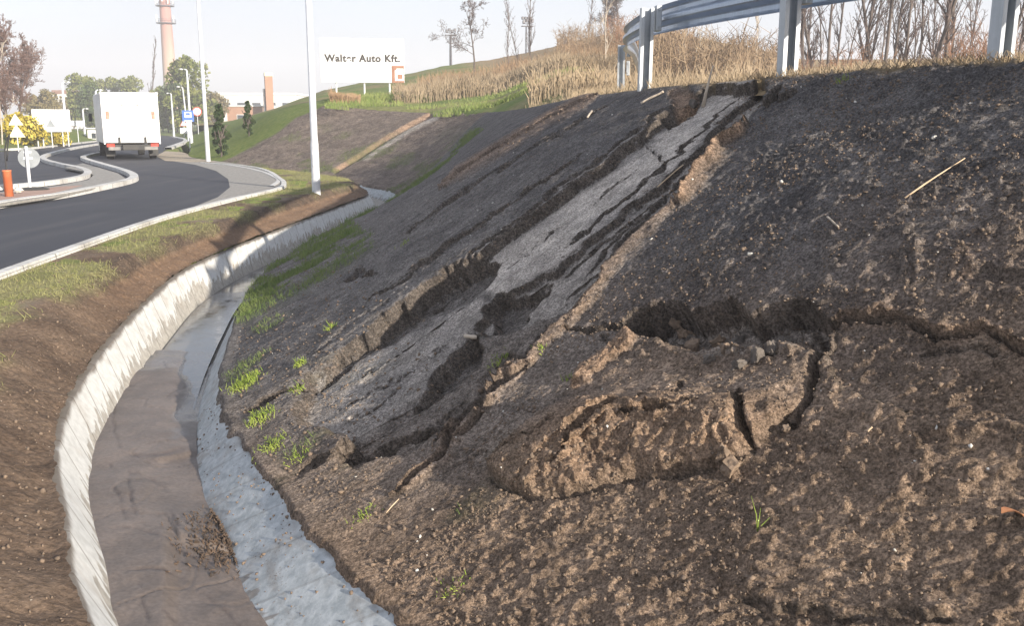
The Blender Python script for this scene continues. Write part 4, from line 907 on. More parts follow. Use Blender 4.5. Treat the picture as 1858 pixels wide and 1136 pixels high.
def blades(n, pxr, Yr, hr, wid, seed, lean=.25, head=0.0, zf=None, clump=0.0):
    rng = np.random.default_rng(seed); px = rng.uniform(*pxr, n); Y = Yr[0] + (Yr[1] - Yr[0]) * rng.uniform(0, 1, n) ** 1.2; u = (px - CX) / F * CP; X = u * Y
    if clump:
        k = vnoise(X * clump, Y * clump, seed + 1) > -.15; X, Y, u = X[k], Y[k], u[k]; n = len(X)
    Z = hill_z(u, Y) - .05; h = rng.uniform(*hr, n) * (.75 + .5 * vnoise(X * .5, Y * .5, seed + 2)); h = np.maximum(h, .05)
    an = rng.uniform(0, 6.28, n); l = h * lean * rng.uniform(0, 1, n); b = np.stack([X, Y, Z], 1)
    m = b + np.stack([np.cos(an) * l * .3, np.sin(an) * l * .3, h * .6], 1); t = b + np.stack([np.cos(an) * l, np.sin(an) * l, h], 1)
    L = [tubes_np(b, m, np.full(n, wid), np.full(n, wid * .8), 3), tubes_np(m, t, np.full(n, wid * .8 + head), np.full(n, wid * .15), 3)]
    return cat_vf(*L)
STRAWM = simple('dry_reed', (.22, .165, .105), (.36, .285, .195), .8, .95); STRAWD = simple('brown_dry_reed', (.25, .16, .09), (.38, .26, .16), .8, .95); GRM = simple('fresh_grass', (.12, .175, .04), (.24, .27, .09), 1.5, .9)
stuff('reeds', cat_vf(blades(6500, (715, 1150), (46, 56), (.4, 1.05), .013, 21, lean=.5, head=.008), blades(900, (1020, 1170), (18.5, 27), (.2, .5), .008, 29, lean=.6), blades(2300, (960, 1420), (26, 38), (.4, 1.1), .013, 22, lean=.5, head=.008), blades(1400, (1160, 1420), (14, 30), (.2, .6), .007, 24, lean=.6)), STRAWM, 'pale dry reed bed along the foot of the hill', 'reeds')
stuff('reeds', cat_vf(blades(1500, (600, 655), (45.5, 48), (.5, 1.1), .016, 25), blades(4000, (760, 1120), (56, 66), (.4, 1.1), .016, 26, lean=.5)), STRAWD, 'brown dry grass behind the reeds and below the billboard', 'reeds')
stuff('meadow_grass', cat_vf(blades(9000, (590, 1080), (36, 49), (.10, .34), .014, 27, lean=.6, clump=.5), blades(2500, (640, 780), (46.5, 50), (.2, .5), .016, 28, lean=.5)), GRM, 'green grass on the meadow above the dark slope', 'grass')
def crest_tufts(n, seed, s0, s1, hr, wid):
    rng = np.random.default_rng(seed); s = rng.uniform(s0, s1, n); X = np.interp(s, sidx, Cs[:, 0]); Y = np.interp(s, sidx, Cs[:, 1]); Z = np.interp(s, sidx, Cs[:, 2])
    off = rng.gamma(2, .35, n) - .12; ny = np.interp(s, sidx, NR[:, 1]); nx = np.interp(s, sidx, NR[:, 0]); X = X + nx * off; Y = Y + ny * off
    h = rng.uniform(*hr, n); an = rng.uniform(0, 6.28, n); l = h * rng.uniform(.2, 1.3, n); b = np.stack([X, Y, Z], 1); t = b + np.stack([np.cos(an) * l, np.sin(an) * l, h], 1)
    return tubes_np(b, t, np.full(n, wid), np.full(n, wid * .3), 3)
stuff('dry_grass', cat_vf(crest_tufts(6000, 31, 1.6, 6.2, (.03, .09), .004), crest_tufts(2200, 32, 6, 9.2, (.04, .14), .006)), STRAWM, 'short dry grass along the crest under the guardrail', 'grass')
# ------------------------------------------------------------------ guardrail
def galv(name, a, b_, rough=.45, metal=.55):
    m, t, b = newmat(name); co = coords(t); n = noise(t, co, 7, 4); n2 = noise(t, coords(t, scale=(40, 40, 2)), 1, 3)
    t.links.new(mixc(t, .35, mixc(t, mrange(t, n, .3, .7), a, b_), mixc(t, n2, .5, 1.5), 'MULTIPLY'), b.inputs['Base Color'])
    b.inputs['Metallic'].default_value = metal; t.links.new(mrange(t, n, .3, .7, rough - .1, rough + .12), b.inputs['Roughness']); return m
GALV = galv('galvanised_steel', (.36, .39, .42), (.46, .49, .52), .5, .35); GALVB = galv('rail_steel_sky_tint', (.30, .36, .45), (.42, .48, .57), .38, .75)  # rail is bluer than the posts: sky reflection put into its base colour
gr = thing('guardrail', 'galvanised steel guardrail with corrugated rail on short posts along the crest', 'guardrail', (2.24, 7.9, 2.05))
g0 = Vector(gr.location)
posts = [(4.1, 4.0, 2.05), (3.07, 6.1, 2.06), (2.25, 7.9, 2.09), (1.51, 11.0, 2.15), (2.18, 19.3, 2.41)]
path = [(4.45, 3.3, 2.72), (4.1, 4.0, 2.72), (3.07, 6.1, 2.74), (2.25, 7.9, 2.77), (1.51, 11.0, 2.84), (1.48, 14.2, 2.95), (1.72, 16.8, 3.05), (2.18, 19.3, 3.10), (2.6, 21.5, 2.85), (3.0, 23.8, 2.42)]
pc = catmull(np.array(path), 10); dcv = np.gradient(pc, axis=0); dcv /= np.linalg.norm(dcv, axis=1, keepdims=True); rn = np.stack([dcv[:, 1], -dcv[:, 0], 0 * dcv[:, 0]], 1); rn /= np.linalg.norm(rn, axis=1, keepdims=True)
wp = [(-.155, .012), (-.147, .03), (-.125, .072), (-.110, .08), (-.072, .08), (-.058, .072), (-.028, .01), (-.016, 0), (.016, 0), (.028, .01), (.058, .072), (.072, .08), (.110, .08), (.125, .072), (.147, .03), (.155, .012)]
wp = wp + [(z, d + .005) for z, d in wp[::-1]]; wp.append(wp[0])
V = np.stack([pc + rn * (.20 + d) + np.array([0, 0, z]) for z, d in wp], 1)
me = npmesh('rail', V.reshape(-1, 3) - np.array(g0), gridfaces(len(pc), len(wp)), smooth=False); link('rail', me, GALVB, gr)
cprof = [(a * 1.2, -b * 1.25) for a, b in [(-.06, -.035), (.06, -.035), (.06, .035), (.03, .035), (.03, .029), (.054, .029), (.054, -.029), (-.054, -.029), (-.054, .029), (-.03, .029), (-.03, .035), (-.06, .035)]][::-1]
for i, (x, y, z) in enumerate(posts):
    k = int(np.argmin(np.hypot(pc[:, 0] - x, pc[:, 1] - y))); n = rn[k]; d = dcv[k]; d = np.array([d[0], d[1], 0]) / math.hypot(d[0], d[1])
    mb = MB(); h = .80 if i != 4 else .78
    ln = [.0, .006, -.004, .01, .0][i]
    top = [(x + n[0] * a + d[0] * b + ln, y + n[1] * a + d[1] * b, z + h) for a, b in cprof]; bot = [(x + n[0] * a + d[0] * b, y + n[1] * a + d[1] * b, z - .5) for a, b in cprof]
    m_ = len(cprof); mb.add([tuple(np.array(v) - np.array(g0)) for v in bot + top], [tuple(range(m_))[::-1], tuple(range(m_, 2 * m_))] + [(q, (q + 1) % m_, m_ + (q + 1) % m_, m_ + q) for q in range(m_)])
    mb.build('post', GALV, gr)
    zs = pc[k][2]
    for zz in ([zs] if i != 4 else [zs, zs - .36]):
        c = np.array([x, y, zz]) + n * .136 - np.array(g0)
        sp_ = MB().box(c, (.062, .11, .28), math.atan2(n[1], n[0]), 0, .006).build('spacer', GALV, gr)
        for dz in (-.09, .09):
            q = c + n * .0 - d * .058 + np.array([0, 0, dz]); MB().tube([q, q - d * .014], .014, 6).build('bolt', GALV, sp_)
# ------------------------------------------------------------------ lamp posts
POLE = galv('painted_pole', (.60, .62, .66), (.70, .72, .75), .5, .25)
HEADM = simple('lamp_housing', (.45, .46, .48), (.55, .56, .58), 5, .5)
def lamp_post(px, py, h, r, label, arm_az, lean=(0, 0), z=0.0, armlen=.6, loc=None):
    p = P(px, py, z) if loc is None else np.array(loc); t = thing('street_lamp', label, 'street lamp', p, 0, 'street lamps along the road')
    tp = (lean[0] * h, lean[1] * h, h)
    MB().tube([(0, 0, -.7), (0, 0, .02), (lean[0] * h * .12, 0, h * .12), (lean[0] * h * .13, 0, h * .13 + .02), tp], [r * 1.05, r * 1.05, r, r * .86, r * .6], 14).build('pole', POLE, t, True)
    MB().box((-math.sin(arm_az) * 0, -r * .99, .75), (r * .8, .012, .3), 0).build('access_door', HEADM, t)
    ca, sa = math.cos(arm_az), math.sin(arm_az); q = np.array(tp)
    pts = [q - [0, 0, .1], q + [ca * .03, sa * .03, .02], q + [ca * armlen * .5, sa * armlen * .5, .07], q + [ca * armlen, sa * armlen, .09]]
    MB().tube(pts, [r * .55, r * .5, r * .4, r * .35], 8).build('arm', POLE, t, True)
    e = pts[-1]; hd = MB().lathe([(.02, -.06), (.13, -.05), (.17, 0), (.13, .05), (.03, .08)], 10, tuple(e + np.array([ca * .2, sa * .2, -.02])))
    o = hd.build('lamp_head', HEADM, t, True); return t
lamp_post(574, 346, 9.5, .10, 'tall pale lamp post standing on the verge beside the channel, nearest one', R(160))
lamp_post(378, 293, 12.0, .092, 'tall pale lamp post at the inside of the road bend, near the conifer shrub', R(150))
lamp_post(123, 263, 4.4, .12, 'short lamp post in front of the white sign board across the road', R(20), armlen=.22)
lamp_post(316, 249, 4.6, .11, 'small far lamp post just right of the truck', R(170), armlen=.22)
lamp_post(348, 262, 5.4, .11, 'lamp post behind the bus stop sign with its head turned to the road', R(180), armlen=.22)
lamp_post(343, 258, 4.4, .08, 'leaning thin lamp post directly left of the bus stop sign', R(170), (-.05, 0), armlen=.2)
lamp_post(155, 253, 2.8, .11, 'small far lamp post between the low white sign and the truck', R(10), armlen=.18)
lamp_post(182, 262, 3.9, .12, 'lamp post half hidden by the left side of the truck', R(0), armlen=.18)
# ------------------------------------------------------------------ signs
SIGNB = simple('sign_back_grey', (.17, .19, .21), (.23, .25, .27), 4, .55, .3); SIGNW = simple('sign_white', (.74, .75, .76), (.80, .81, .82), 3, .5)
SIGNR = simple('sign_red', (.45, .05, .04), (.5, .07, .05), 3, .5); SIGNBLUE = simple('sign_blue', (.04, .12, .42), (.05, .14, .46), 3, .5); SIGNY = simple('sign_pale_yellow', (.62, .60, .46), (.68, .66, .52), 3, .5)
def face_az(p): return math.atan2(p[0], p[1])
def tri(s): return [(-s, -s * .58), (s, -s * .58), (0, s * 1.15)]
def sign(px, py, label, plates, h, r=.03, cat='road sign', z=0.0, rot=0.0, group=None):
    p = P(px, py, z); p[2] = gz(p[0], p[1]); t = thing('road_sign', label, cat, p, -face_az(p) + rot, group)
    MB().tube([(0, 0, -.3), (0, 0, h)], r, 8).build('post', POLE, t)
    for kind, zz, s, m in plates:
        if kind == 'tri': poly = [(a, zz + b) for a, b in tri(s)]
        elif kind == 'disc': poly = [(s * math.cos(a), zz + s * math.sin(a)) for a in np.linspace(0, 6.283, 25)[:-1]]
        else: poly = [(-s[0], zz - s[1]), (s[0], zz - s[1]), (s[0], zz + s[1]), (-s[0], zz + s[1])]
        pl = MB().prism(poly, -r - .025, -r - .002).build('plate', m, t)
        if m is SIGNW and kind in ('tri', 'disc'):
            rim = MB(); q = np.array(poly); c = q.mean(0); inn = c + (q - c) * .78; n_ = len(q)
            vs = [(a, -r - .03, b) for a, b in q] + [(a, -r - .03, b) for a, b in inn]; rim.add(vs, [(i, (i + 1) % n_, n_ + (i + 1) % n_, n_ + i) for i in range(n_)]); rim.build('rim', SIGNR, pl)
    return t
sign(34, 275, 'post with two stacked pale triangular warning signs in front of the yellow bush', [('tri', 1.75, .38, SIGNY), ('tri', 1.1, .42, SIGNY)], 2.1)
sign(96, 268, 'dark triangular sign on a thin post before the white sign board', [('tri', 1.55, .30, SIGNB)], 1.9)
sign(143, 260, 'low white rectangular sign between the white board and the truck', [('rect', 1.6, (.45, .2), SIGNW)], 1.75)
sign(335, 249, 'small triangular warning sign at the far end of the road right of the truck', [('tri', 1.5, .42, SIGNW), ('rect', .75, (.4, .3), SIGNW)], 1.8)
sign(361, 254, 'round prohibition sign on a grey post right of the bus stop sign', [('disc', 2.6, .42, SIGNW)], 3.0)
bs = sign(345, 268, 'blue and white bus stop sign on a post beside the road', [('rect', 2.05, (.36, .36), SIGNBLUE)], 2.35, .04)
MB().box((0, -.072, 2.13), (.42, .006, .36), 0).build('white_panel', SIGNW, bs); MB().box((0, -.076, 2.18), (.26, .006, .14), 0, 0, .002).build('bus_symbol', SIGNBLUE, bs)
for s_ in (-.08, .08): MB().tube([(s_, -.073, 2.10), (s_, -.08, 2.10)], .026, 10).build('bus_wheel', SIGNBLUE, bs)
MB().box((0, -.072, 1.74), (.5, .006, .05), 0).build('white_band', SIGNW, bs)
# low sign and bollard on the island
lo = P(55, 344, .11); t = thing('keep_right_sign', 'round traffic sign seen from behind on a short post on the island', 'road sign', lo, -face_az(lo))
MB().tube([(0, 0, -.05), (0, 0, 1.02)], .038, 10).build('post', POLE, t)
dk = MB(); n_ = 28; rr_ = .235
prf = [(rr_ * math.cos(a), .74 + rr_ * math.sin(a)) for a in np.linspace(0, 6.283, n_ + 1)[:-1]]
MB().prism([(a + .04, b) for a, b in prf], .045, .06).build('plate', SIGNB, t); MB().box((.02, .042, .74), (.2, .012, .05)).build('bracket', POLE, t); MB().box((.02, .042, .88), (.16, .012, .04)).build('bracket', POLE, t)
MB().lathe([(.38, -.02), (.36, .02), (.2, .05), (.06, .06)], 12, (0.05, 0, 0)).build('base', simple('black_rubber', (.03, .03, .03), (.05, .045, .04), 12, .9, bmp=.4), t)
ORG = simple('faded_orange_plastic', (.50, .13, .05), (.60, .20, .09), 4, .55)
bo = P(17, 356, .11); t = thing('bollard', 'orange plastic pipe bollard on the traffic island', 'bollard', bo)
MB().lathe([(.088, 0), (.088, .53), (.095, .535), (.095, .56), (.07, .565), (.07, .3)], 18).build('tube', ORG, t, True)
t2 = thing('cable_loop', 'black cable standing up in a loop out of the orange bollard', 'cable', bo + np.array([0, 0, .5]))
a = np.linspace(0, 1, 26); loop = [(0.0, 0, -.3), (.0, 0, .1), (.0, 0, .28)] + [(.055 + -.06 * math.cos(q * 6.0) + .05 * q, 0, .28 + .52 * math.sin(q * math.pi) ** .8) for q in a[1:-1]] + [(.03, 0, .26)]
MB().tube(loop, .016, 8).build('cable', simple('black_cable', (.02, .02, .022), (.035, .035, .035), 5, .5), t2, True)
def blob_mesh(name, seed, r, sub=2, sq=(1, 1, .75), rough=.3):
    """an angular lump: convex hull of random points, edges broken up by noise"""
    import bmesh
    rng = np.random.default_rng(seed); bm = bmesh.new(); p = rng.normal(size=(16, 3)); p /= np.linalg.norm(p, axis=1, keepdims=True); p *= rng.uniform(.75, 1.15, (16, 1))
    vs = [bm.verts.new(q) for q in p]; g = bmesh.ops.convex_hull(bm, input=vs); bmesh.ops.delete(bm, geom=[v for v in bm.verts if not v.link_faces], context='VERTS')
    bmesh.ops.subdivide_edges(bm, edges=bm.edges[:], cuts=3, use_grid_fill=True)
    v = np.array([x.co for x in bm.verts]); n = fbm(v[:, 0] * 2.2 + seed * 3.1 + v[:, 2], v[:, 1] * 2.2 + v[:, 2] * .9 + seed, seed, 3); n2 = fbm(v[:, 0] * 6 + seed + v[:, 2] * 3, v[:, 1] * 6 + v[:, 2] * 3, seed + 5, 3)
    v = v * (1 + rough * n + rough * .5 * n2)[:, None] * np.array(sq) * r
    for x, c in zip(bm.verts, v): x.co = c
    me = bpy.data.meshes.new(name); bm.to_mesh(me); bm.free(); return me
wsM = simple('pale_stone', (.42, .40, .36), (.62, .60, .56), 20, .9, bmp=.3)
o = link('stone', blob_mesh('stone', 3, .11), wsM); o.location = P(34, 351, .11) + np.array([0, 0, .07]); tag(o, 'rounded white stone lying beside the orange bollard on the island', 'stone')
# white sign board across the road (two plates, four legs)
p = P(98, 266); t = thing('sign_board', 'large plain white sign board on posts across the road, left of the truck', 'sign board', p, -face_az(p) + .12)
MB().box((0, 0, 1.75), (2.35, .06, 1.5), 0, 0, .01).build('panel', simple('board_white', (.66, .68, .70), (.76, .77, .79), 1.5, .5), t)
for x in (-.95, -.62, .62, .95): MB().tube([(x, .06, -.5), (x, .06, 2.3)], .045, 8).build('post', POLE, t)
# ------------------------------------------------------------------ billboard with lettering
bbY = 50.0; bp = at(657.5, 109.5, bbY); bz = bp[2]; bp[2] = gz(bp[0], bp[1])
t = thing('billboard', 'white billboard reading Walter Auto Kft. on three thin posts on the meadow', 'billboard', bp, -face_az(bp) * .9)
zc_ = bz - bp[2]; BW, BH = 4.28, 2.22
MB().box((0, 0, zc_), (BW, .08, BH), 0, 0, .012).build('panel', simple('billboard_white', (.60, .61, .63), (.68, .69, .70), .7, .5), t)
for x in (-1.38, .06, 1.36): MB().tube([(x, .10, -.6), (x, .10, zc_ + BH * .4)], .045, 8).build('post', POLE, t)
def text_mesh(name, s, mat, parent, width, loc, spacing=1.0, bold=.0):
    cu = bpy.data.curves.new(name, 'FONT'); cu.body = s; cu.align_x = 'CENTER'; cu.align_y = 'CENTER'; cu.space_character = spacing; cu.offset = bold; cu.extrude = .004; cu.size = .5
    o = bpy.data.objects.new('tmp', cu); COL.objects.link(o); dg = bpy.context.evaluated_depsgraph_get(); me = bpy.data.meshes.new_from_object(o.evaluated_get(dg)); bpy.data.objects.remove(o)
    xs = [v.co.x for v in me.vertices]; sx = width / (max(xs) - min(xs)); mid = (max(xs) + min(xs)) / 2
    me.transform(Matrix.Translation((-mid, 0, 0))); me.transform(Matrix.Scale(sx, 4)); me.transform(Matrix.Rotation(math.pi / 2, 4, 'X')); o = link(name, me, mat, parent); o.location = loc; me.name = name; return o
LET = simple('dark_letter_paint', (.03, .028, .028), (.045, .042, .04), 4, .6)
text_mesh('lettering', 'Walter Auto Kft.', LET, t, 3.86, (.0, -.048, zc_ + .10), 1.12, .02)
em = MB(); EM = simple('faded_emblem_grey', (.30, .31, .34), (.40, .41, .43), 4, .6)
ring = [(.2 * math.cos(a), .2 * math.sin(a)) for a in np.linspace(0, 6.283, 33)]
for (a, b), (c, d) in zip(ring[:-1], ring[1:]):
    em.add([(a, 0, b), (c, 0, d), (c * .86, 0, d * .86), (a * .86, 0, b * .86)], [(0, 1, 2, 3)])
eo = em.build('emblem', EM, t); eo.location = (0, -.046, zc_ + .68)
ev = MB()
for pts_ in ([(-.10, .13), (-.06, .13), (0, -.0), (.06, .13), (.10, .13), (.02, -.05), (-.02, -.05)],): ev.prism(pts_, -.003, .003)
e2 = ev.build('emblem', EM, t); e2.location = (0, -.046, zc_ + .66)
po = thing('poster', 'small brown and white poster fixed to the lower right corner of the billboard', 'poster', bp + np.array([0, 0, 0]), t.rotation_euler.z)
PB = simple('poster_brown', (.24, .11, .07), (.32, .16, .10), 3, .6)
cxp = (719 - 657.5) / F * bbY; czp = zc_ - (132.5 - 109.5) / F * bbY
MB().box((cxp, -.055, czp), (.62, .02, .86), 0).build('frame', PB, po); MB().box((cxp + .06, -.068, czp - .02), (.44, .012, .62), 0).build('sheet', SIGNW, po); MB().box((cxp + .1, -.076, czp - .12), (.26, .01, .22), 0, 0).build('picture', PB, po); MB().tube([(cxp - .16, -.066, czp + .3), (cxp - .16, -.08, czp + .3)], .1, 14).build('picture', PB, po)
# ------------------------------------------------------------------ floodlight masts on the hill
DKM = simple('dark_steel', (.10, .10, .115), (.15, .15, .165), 4, .6, .3)
def mast(px, Y, ytop, lattice, label):
    p = on_land(px, Y); t = thing('floodlight_mast', label, 'floodlight mast', p, .3, 'floodlight masts'); top = at(px, ytop, Y)[2] - p[2]
    m = MB()
    if lattice:
        w_ = .16
        for sx in (-1, 1):
            for sy in (-1, 1): m.tube([(sx * w_, sy * w_, -.3), (sx * w_ * .8, sy * w_ * .8, top)], .03, 4)
        for i in range(int(top / .5)):
            for sy in (-1, 1): m.tube([(-w_, sy * w_, i * .5), (w_, sy * w_, i * .5 + .5)], .016, 3)
            for sx in (-1, 1): m.tube([(sx * w_, w_, i * .5), (sx * w_, -w_, i * .5 + .5)], .016, 3)
    else: m.tube([(0, 0, -.3), (0, 0, top)], [.15, .10], 8)
    m.build('mast', DKM, t)
    MB().box((0, 0, top + .05), (1.1, .5, .06)).build('platform', DKM, t)
    for i in range(4): 
        x = -.42 + .28 * i; fl = MB().box((x, -.18, top + .42 + (.12 if i % 2 else 0)), (.24, .2, .3), 0, 0, .03).build('floodlight', DKM, t)
        if lattice: MB().box((x, .18, top + .8), (.22, .2, .26), 0, 0, .03).build('floodlight', DKM, t)
    MB().tube([(-.5, 0, top + .28), (.5, 0, top + .28)], .025, 4).build('rail', DKM, t)
mast(818, 98, 64, False, 'left floodlight mast with a single tube pole, left of the lone bare tree')
mast(957, 92, 48, True, 'right floodlight mast with a lattice pole and two rows of lamps')
# ------------------------------------------------------------------ factory chimney and far buildings
def chim_mat():
    m, t, b = newmat('chimney_paint'); co = coords(t); sp = nd(t, 'ShaderNodeSeparateXYZ'); t.links.new(co, sp.inputs[0]); n = noise(t, co, .5, 5)
    z = mth(t, 'ADD', sp.outputs[2], mth(t, 'MULTIPLY', n, 3)); f = mrange(t, z, 14, 32); c = mixc(t, f, (.44, .33, .26), (.36, .19, .165))
    wv = nd(t, 'ShaderNodeTexBrick'); wv.inputs['Scale'].default_value = 1; t.links.new(co, wv.inputs[0])
    st = noise(t, coords(t, scale=(3, 3, .12)), 1, 4); c = mixc(t, .4, c, mixc(t, st, .6, 1.4), 'MULTIPLY')
    t.links.new(c, b.inputs['Base Color']); b.inputs['Roughness'].default_value = .9; return m
cY = 260.; cp = np.array([at(304.5, 85, cY)[0], cY, -.1])
t = thing('factory_chimney', 'tall round brick factory chimney with walkway rings and antennas', 'chimney', cp)
MB().lathe([(2.25, 0), (2.2, 1), (1.86, 9), (1.62, 20), (1.40, 32), (1.2, 44), (1.3, 44.2), (1.3, 45)], 24).build('shaft', chim_mat(), t, True)
for zz, rr_ in ((27.4, 2.5), (31.8, 2.35), (37.0, 2.2)):
    mb = MB(); mb.lathe([(1.3, 0), (rr_, 0), (rr_, .12), (1.3, .12)], 20, (0, 0, zz))
    for hh in (.55, 1.05): mb.tube([(rr_ * math.cos(a), rr_ * math.sin(a), zz + hh) for a in np.linspace(0, 6.283, 21)], .035, 3)
    for a in np.linspace(0, 6.283, 17)[:-1]: mb.tube([(rr_ * math.cos(a), rr_ * math.sin(a), zz), (rr_ * math.cos(a), rr_ * math.sin(a), zz + 1.05)], .03, 3)
    mb.build('walkway', DKM, t)
for k, (a, zz) in enumerate([(-2.9, 32.6), (-2.2, 32.8), (-.9, 32.6), (-.2, 32.7), (-1.5, 33.1), (-2.9, 28.2), (-.3, 28)]):
    MB().box((2.3 * math.cos(a), 2.3 * math.sin(a), zz + .5), (.32, .2, 1.7), a, 0, .03).build('antenna', SIGNW, t)
def brick_mat(name, a, b_, mortar, scale):
    m, t, b = newmat(name); co = coords(t); br = nd(t, 'ShaderNodeTexBrick'); br.inputs['Scale'].default_value = scale; t.links.new(coords(t, rot=(math.pi / 2, 0, 0)), br.inputs[0])
    for k, c in zip(('Color1', 'Color2', 'Mortar'), (a, b_, mortar)): br.inputs[k].default_value = (*c, 1)
    n = noise(t, co, .8, 4); t.links.new(mixc(t, .4, br.outputs[0], mixc(t, n, .6, 1.4), 'MULTIPLY'), b.inputs['Base Color']); b.inputs['Roughness'].default_value = .9; return m
BRK = brick_mat('orange_brick', (.36, .19, .12), (.31, .16, .10), (.36, .29, .24), 2.5)
PLAS = simple('white_render', (.66, .65, .63), (.76, .75, .73), .4, .85); GLS = simple('dark_glass', (.05, .06, .075), (.08, .09, .10), .5, .2, spec=.6); ROOFG = simple('pale_roof_sheet', (.60, .62, .64), (.70, .71, .72), .3, .6)
sY = 150.; sp0 = np.array([at(488, 165, sY)[0], sY, -.1]); t = thing('brick_stack', 'square orange brick stack with a pale cap beside the low brick building', 'chimney', sp0, .35)
MB().box((0, 0, 4.3), (1.15, 1.15, 8.8)).build('shaft', BRK, t); MB().box((0, 0, 8.95), (1.24, 1.24, .55), 0, 0, .03).build('cap', simple('pale_cap', (.62, .55, .45), (.7, .63, .52), 2, .9), t); MB().box((-.75, .1, 4.2), (.3, .5, 5.2)).build('duct', DKM, t)
def house(name, label, px0_, px1_, Y, ytop, dep, mat, wins, roofmat, rz=0.0, roof_h=.35):
    x0 = at(px0_, ytop, Y)[0]; x1 = at(px1_, ytop, Y)[0]; p = np.array([(x0 + x1) / 2, Y, -.2]); top = at(px0_, ytop, Y)[2] + .2; W_d = x1 - x0
    t = thing(name, label, 'building', p, rz); MB().box((0, dep / 2, top / 2), (W_d, dep, top)).build('wall', mat, t)
    MB().box((0, dep / 2, top + roof_h / 2), (W_d + .4, dep + .4, roof_h), 0, 0, .03).build('roof', roofmat, t)
    for (a, b, c, d) in wins:
        xx = (a - .5) * W_d; zz = b * top; w_ = c * W_d; hh = d * top
        fo = MB().box((xx, -.03, zz), (w_ + .16, .08, hh + .16)).build('window', SIGNW, t); MB().box((xx, -.08, zz), (w_, .04, hh)).build('pane', GLS, fo)
    return t
house('brick_house', 'low orange brick building with a dark window below the brick stack', 412, 474, 152, 193, 7, BRK, [(.42, .55, .26, .28), (.86, .6, .1, .2)], ROOFG, .1, .2)
house('factory_hall', 'long low white factory hall on the horizon behind the brick stack', 366, 536, 225, 172, 25, PLAS, [(.1 + .16 * i, .74, .09, .08) for i in range(6)], ROOFG, 0.02, .5)
house('white_house', 'small white house far away behind the left lamp post', 96, 124, 230, 170, 8, PLAS, [(.3, .6, .2, .25), (.7, .6, .2, .25)], simple('brown_roof', (.22, .12, .09), (.28, .16, .12), 1, .9), 0, .9)
house('gate_house', 'tiny white hut by the road left of the truck', 158, 182, 88, 234, 2.5, PLAS, [(.5, .5, .3, .4)], ROOFG, 0, .12)
pv = P(350, 244); pv = np.array([(352 - CX) / F * 130, 130, 0])
# ------------------------------------------------------------------ truck
tp = P(243, 289); th = -face_az(tp) * 1.0 + R(4.6)
t = thing('box_truck', 'white box truck seen from behind with tail lift and red rear lights', 'truck', tp, th)
TW_ = simple('truck_white_paint', (.74, .74, .73), (.80, .80, .79), .8, .4); TG = simple('truck_side_panel', (.66, .66, .67), (.72, .72, .73), .8, .45); CH = simple('chassis_black', (.025, .025, .027), (.05, .048, .045), 3, .7)
w2, zb, zt, Lb = 1.2, .72, 2.98, 6.2
MB().box((0, Lb / 2, (zb + zt) / 2), (2 * w2, Lb, zt - zb), 0, 0, .03).build('cargo_box', TG, t)
dr = MB().box((0, -.03, (zb + zt) / 2 + .36), (2 * w2 - .1, .05, zt - zb - .82), 0, 0, .012).build('rear_door', TW_, t)
for x in (-.96, .96): MB().box((x, -.075, 1.98), (.14, .04, .34), 0, 0, .01).build('reflector', simple('faded_marker', (.24, .09, .06), (.42, .25, .18), 9, .5), dr)
tl = MB().box((0, -.07, 1.28), (2 * w2 - .06, .08, 1.05), 0, 0, .02).build('tail_lift', TW_, t)
for x in (-.32, .32): MB().tube([(x, -.075, 1.85), (x, -.075, 2.9)], .013, 6).build('lock_bar', simple('bar_alu', (.4, .4, .41), (.48, .48, .49), 3, .4, .5), dr)
MB().box((0, -.058, 2.42), (2.2, .012, .022)).build('seam', CH, dr)
for x in (-.55, .55): MB().box((x, -.13, .86), (.09, .1, .3), 0, 0, .01).build('hinge', CH, tl)
fr = MB()
for a, b in (((-w2 + .03, -.05, zb), (-w2 + .03, -.05, zt)), ((w2 - .03, -.05, zb), (w2 - .03, -.05, zt)), ((-w2, -.05, zt - .03), (w2, -.05, zt - .03))):
    fr.box([(p_ + q_) / 2 for p_, q_ in zip(a, b)], (abs(a[0] - b[0]) + .07, .07, abs(a[2] - b[2]) + .07), 0, 0, .01)
fr.build('door_frame', simple('door_frame_alu', (.62, .63, .64), (.7, .7, .71), 2, .4, .4), t)
MB().box((0, 3.2, .55), (.9, 7.5, .22)).build('chassis', CH, t)
MB().box((0, -.18, .50), (2.1, .14, .16), 0, 0, .02).build('rear_bumper', simple('bumper_grey', (.16, .16, .16), (.24, .23, .22), 5, .6), t)
MB().box((0, -.02, .60), (1.5, .14, .14)).build('lift_mechanism', CH, t)
RL = simple('red_lamp_glass', (.45, .03, .02), (.5, .06, .04), 3, .3)
for x in (-.93, .93): MB().box((x, -.07, .64), (.34, .07, .15), 0, 0, .015).build('tail_light', RL, t)
MB().box((0, -.262, .52), (.5, .01, .11), 0).build('number_plate', SIGNW, t)
TY = simple('tyre_rubber', (.018, .018, .018), (.035, .034, .033), 8, .9)
for y_ in (.95, 6.6):
    for s_ in (-1, 1):
        xx = s_ * .92; wh = thing_ = MB().tube([(xx - .15, y_, .42), (xx - .13, y_, .42), (xx + .13, y_, .42), (xx + .15, y_, .42)], [.38, .42, .42, .38], 22).build('wheel', TY, t)
        MB().tube([(xx + s_ * .13, y_, .42), (xx + s_ * .155, y_, .42)], [.24, .2], 16).build('rim', POLE, wh)
for x in (-.92, .92): MB().box((x, .42, .36), (.4, .02, .42)).build('mudflap', CH, t)
cb = MB(); cb.prism([(-1.08, .55), (1.08, .55), (1.08, 1.9), (.95, 2.55), (-.95, 2.55), (-1.08, 1.9)], 6.35, 8.0); cb.build('cab', TW_, t)
MB().box((0, 8.02, 2.0), (1.9, .04, .75)).build('windscreen', GLS, t)
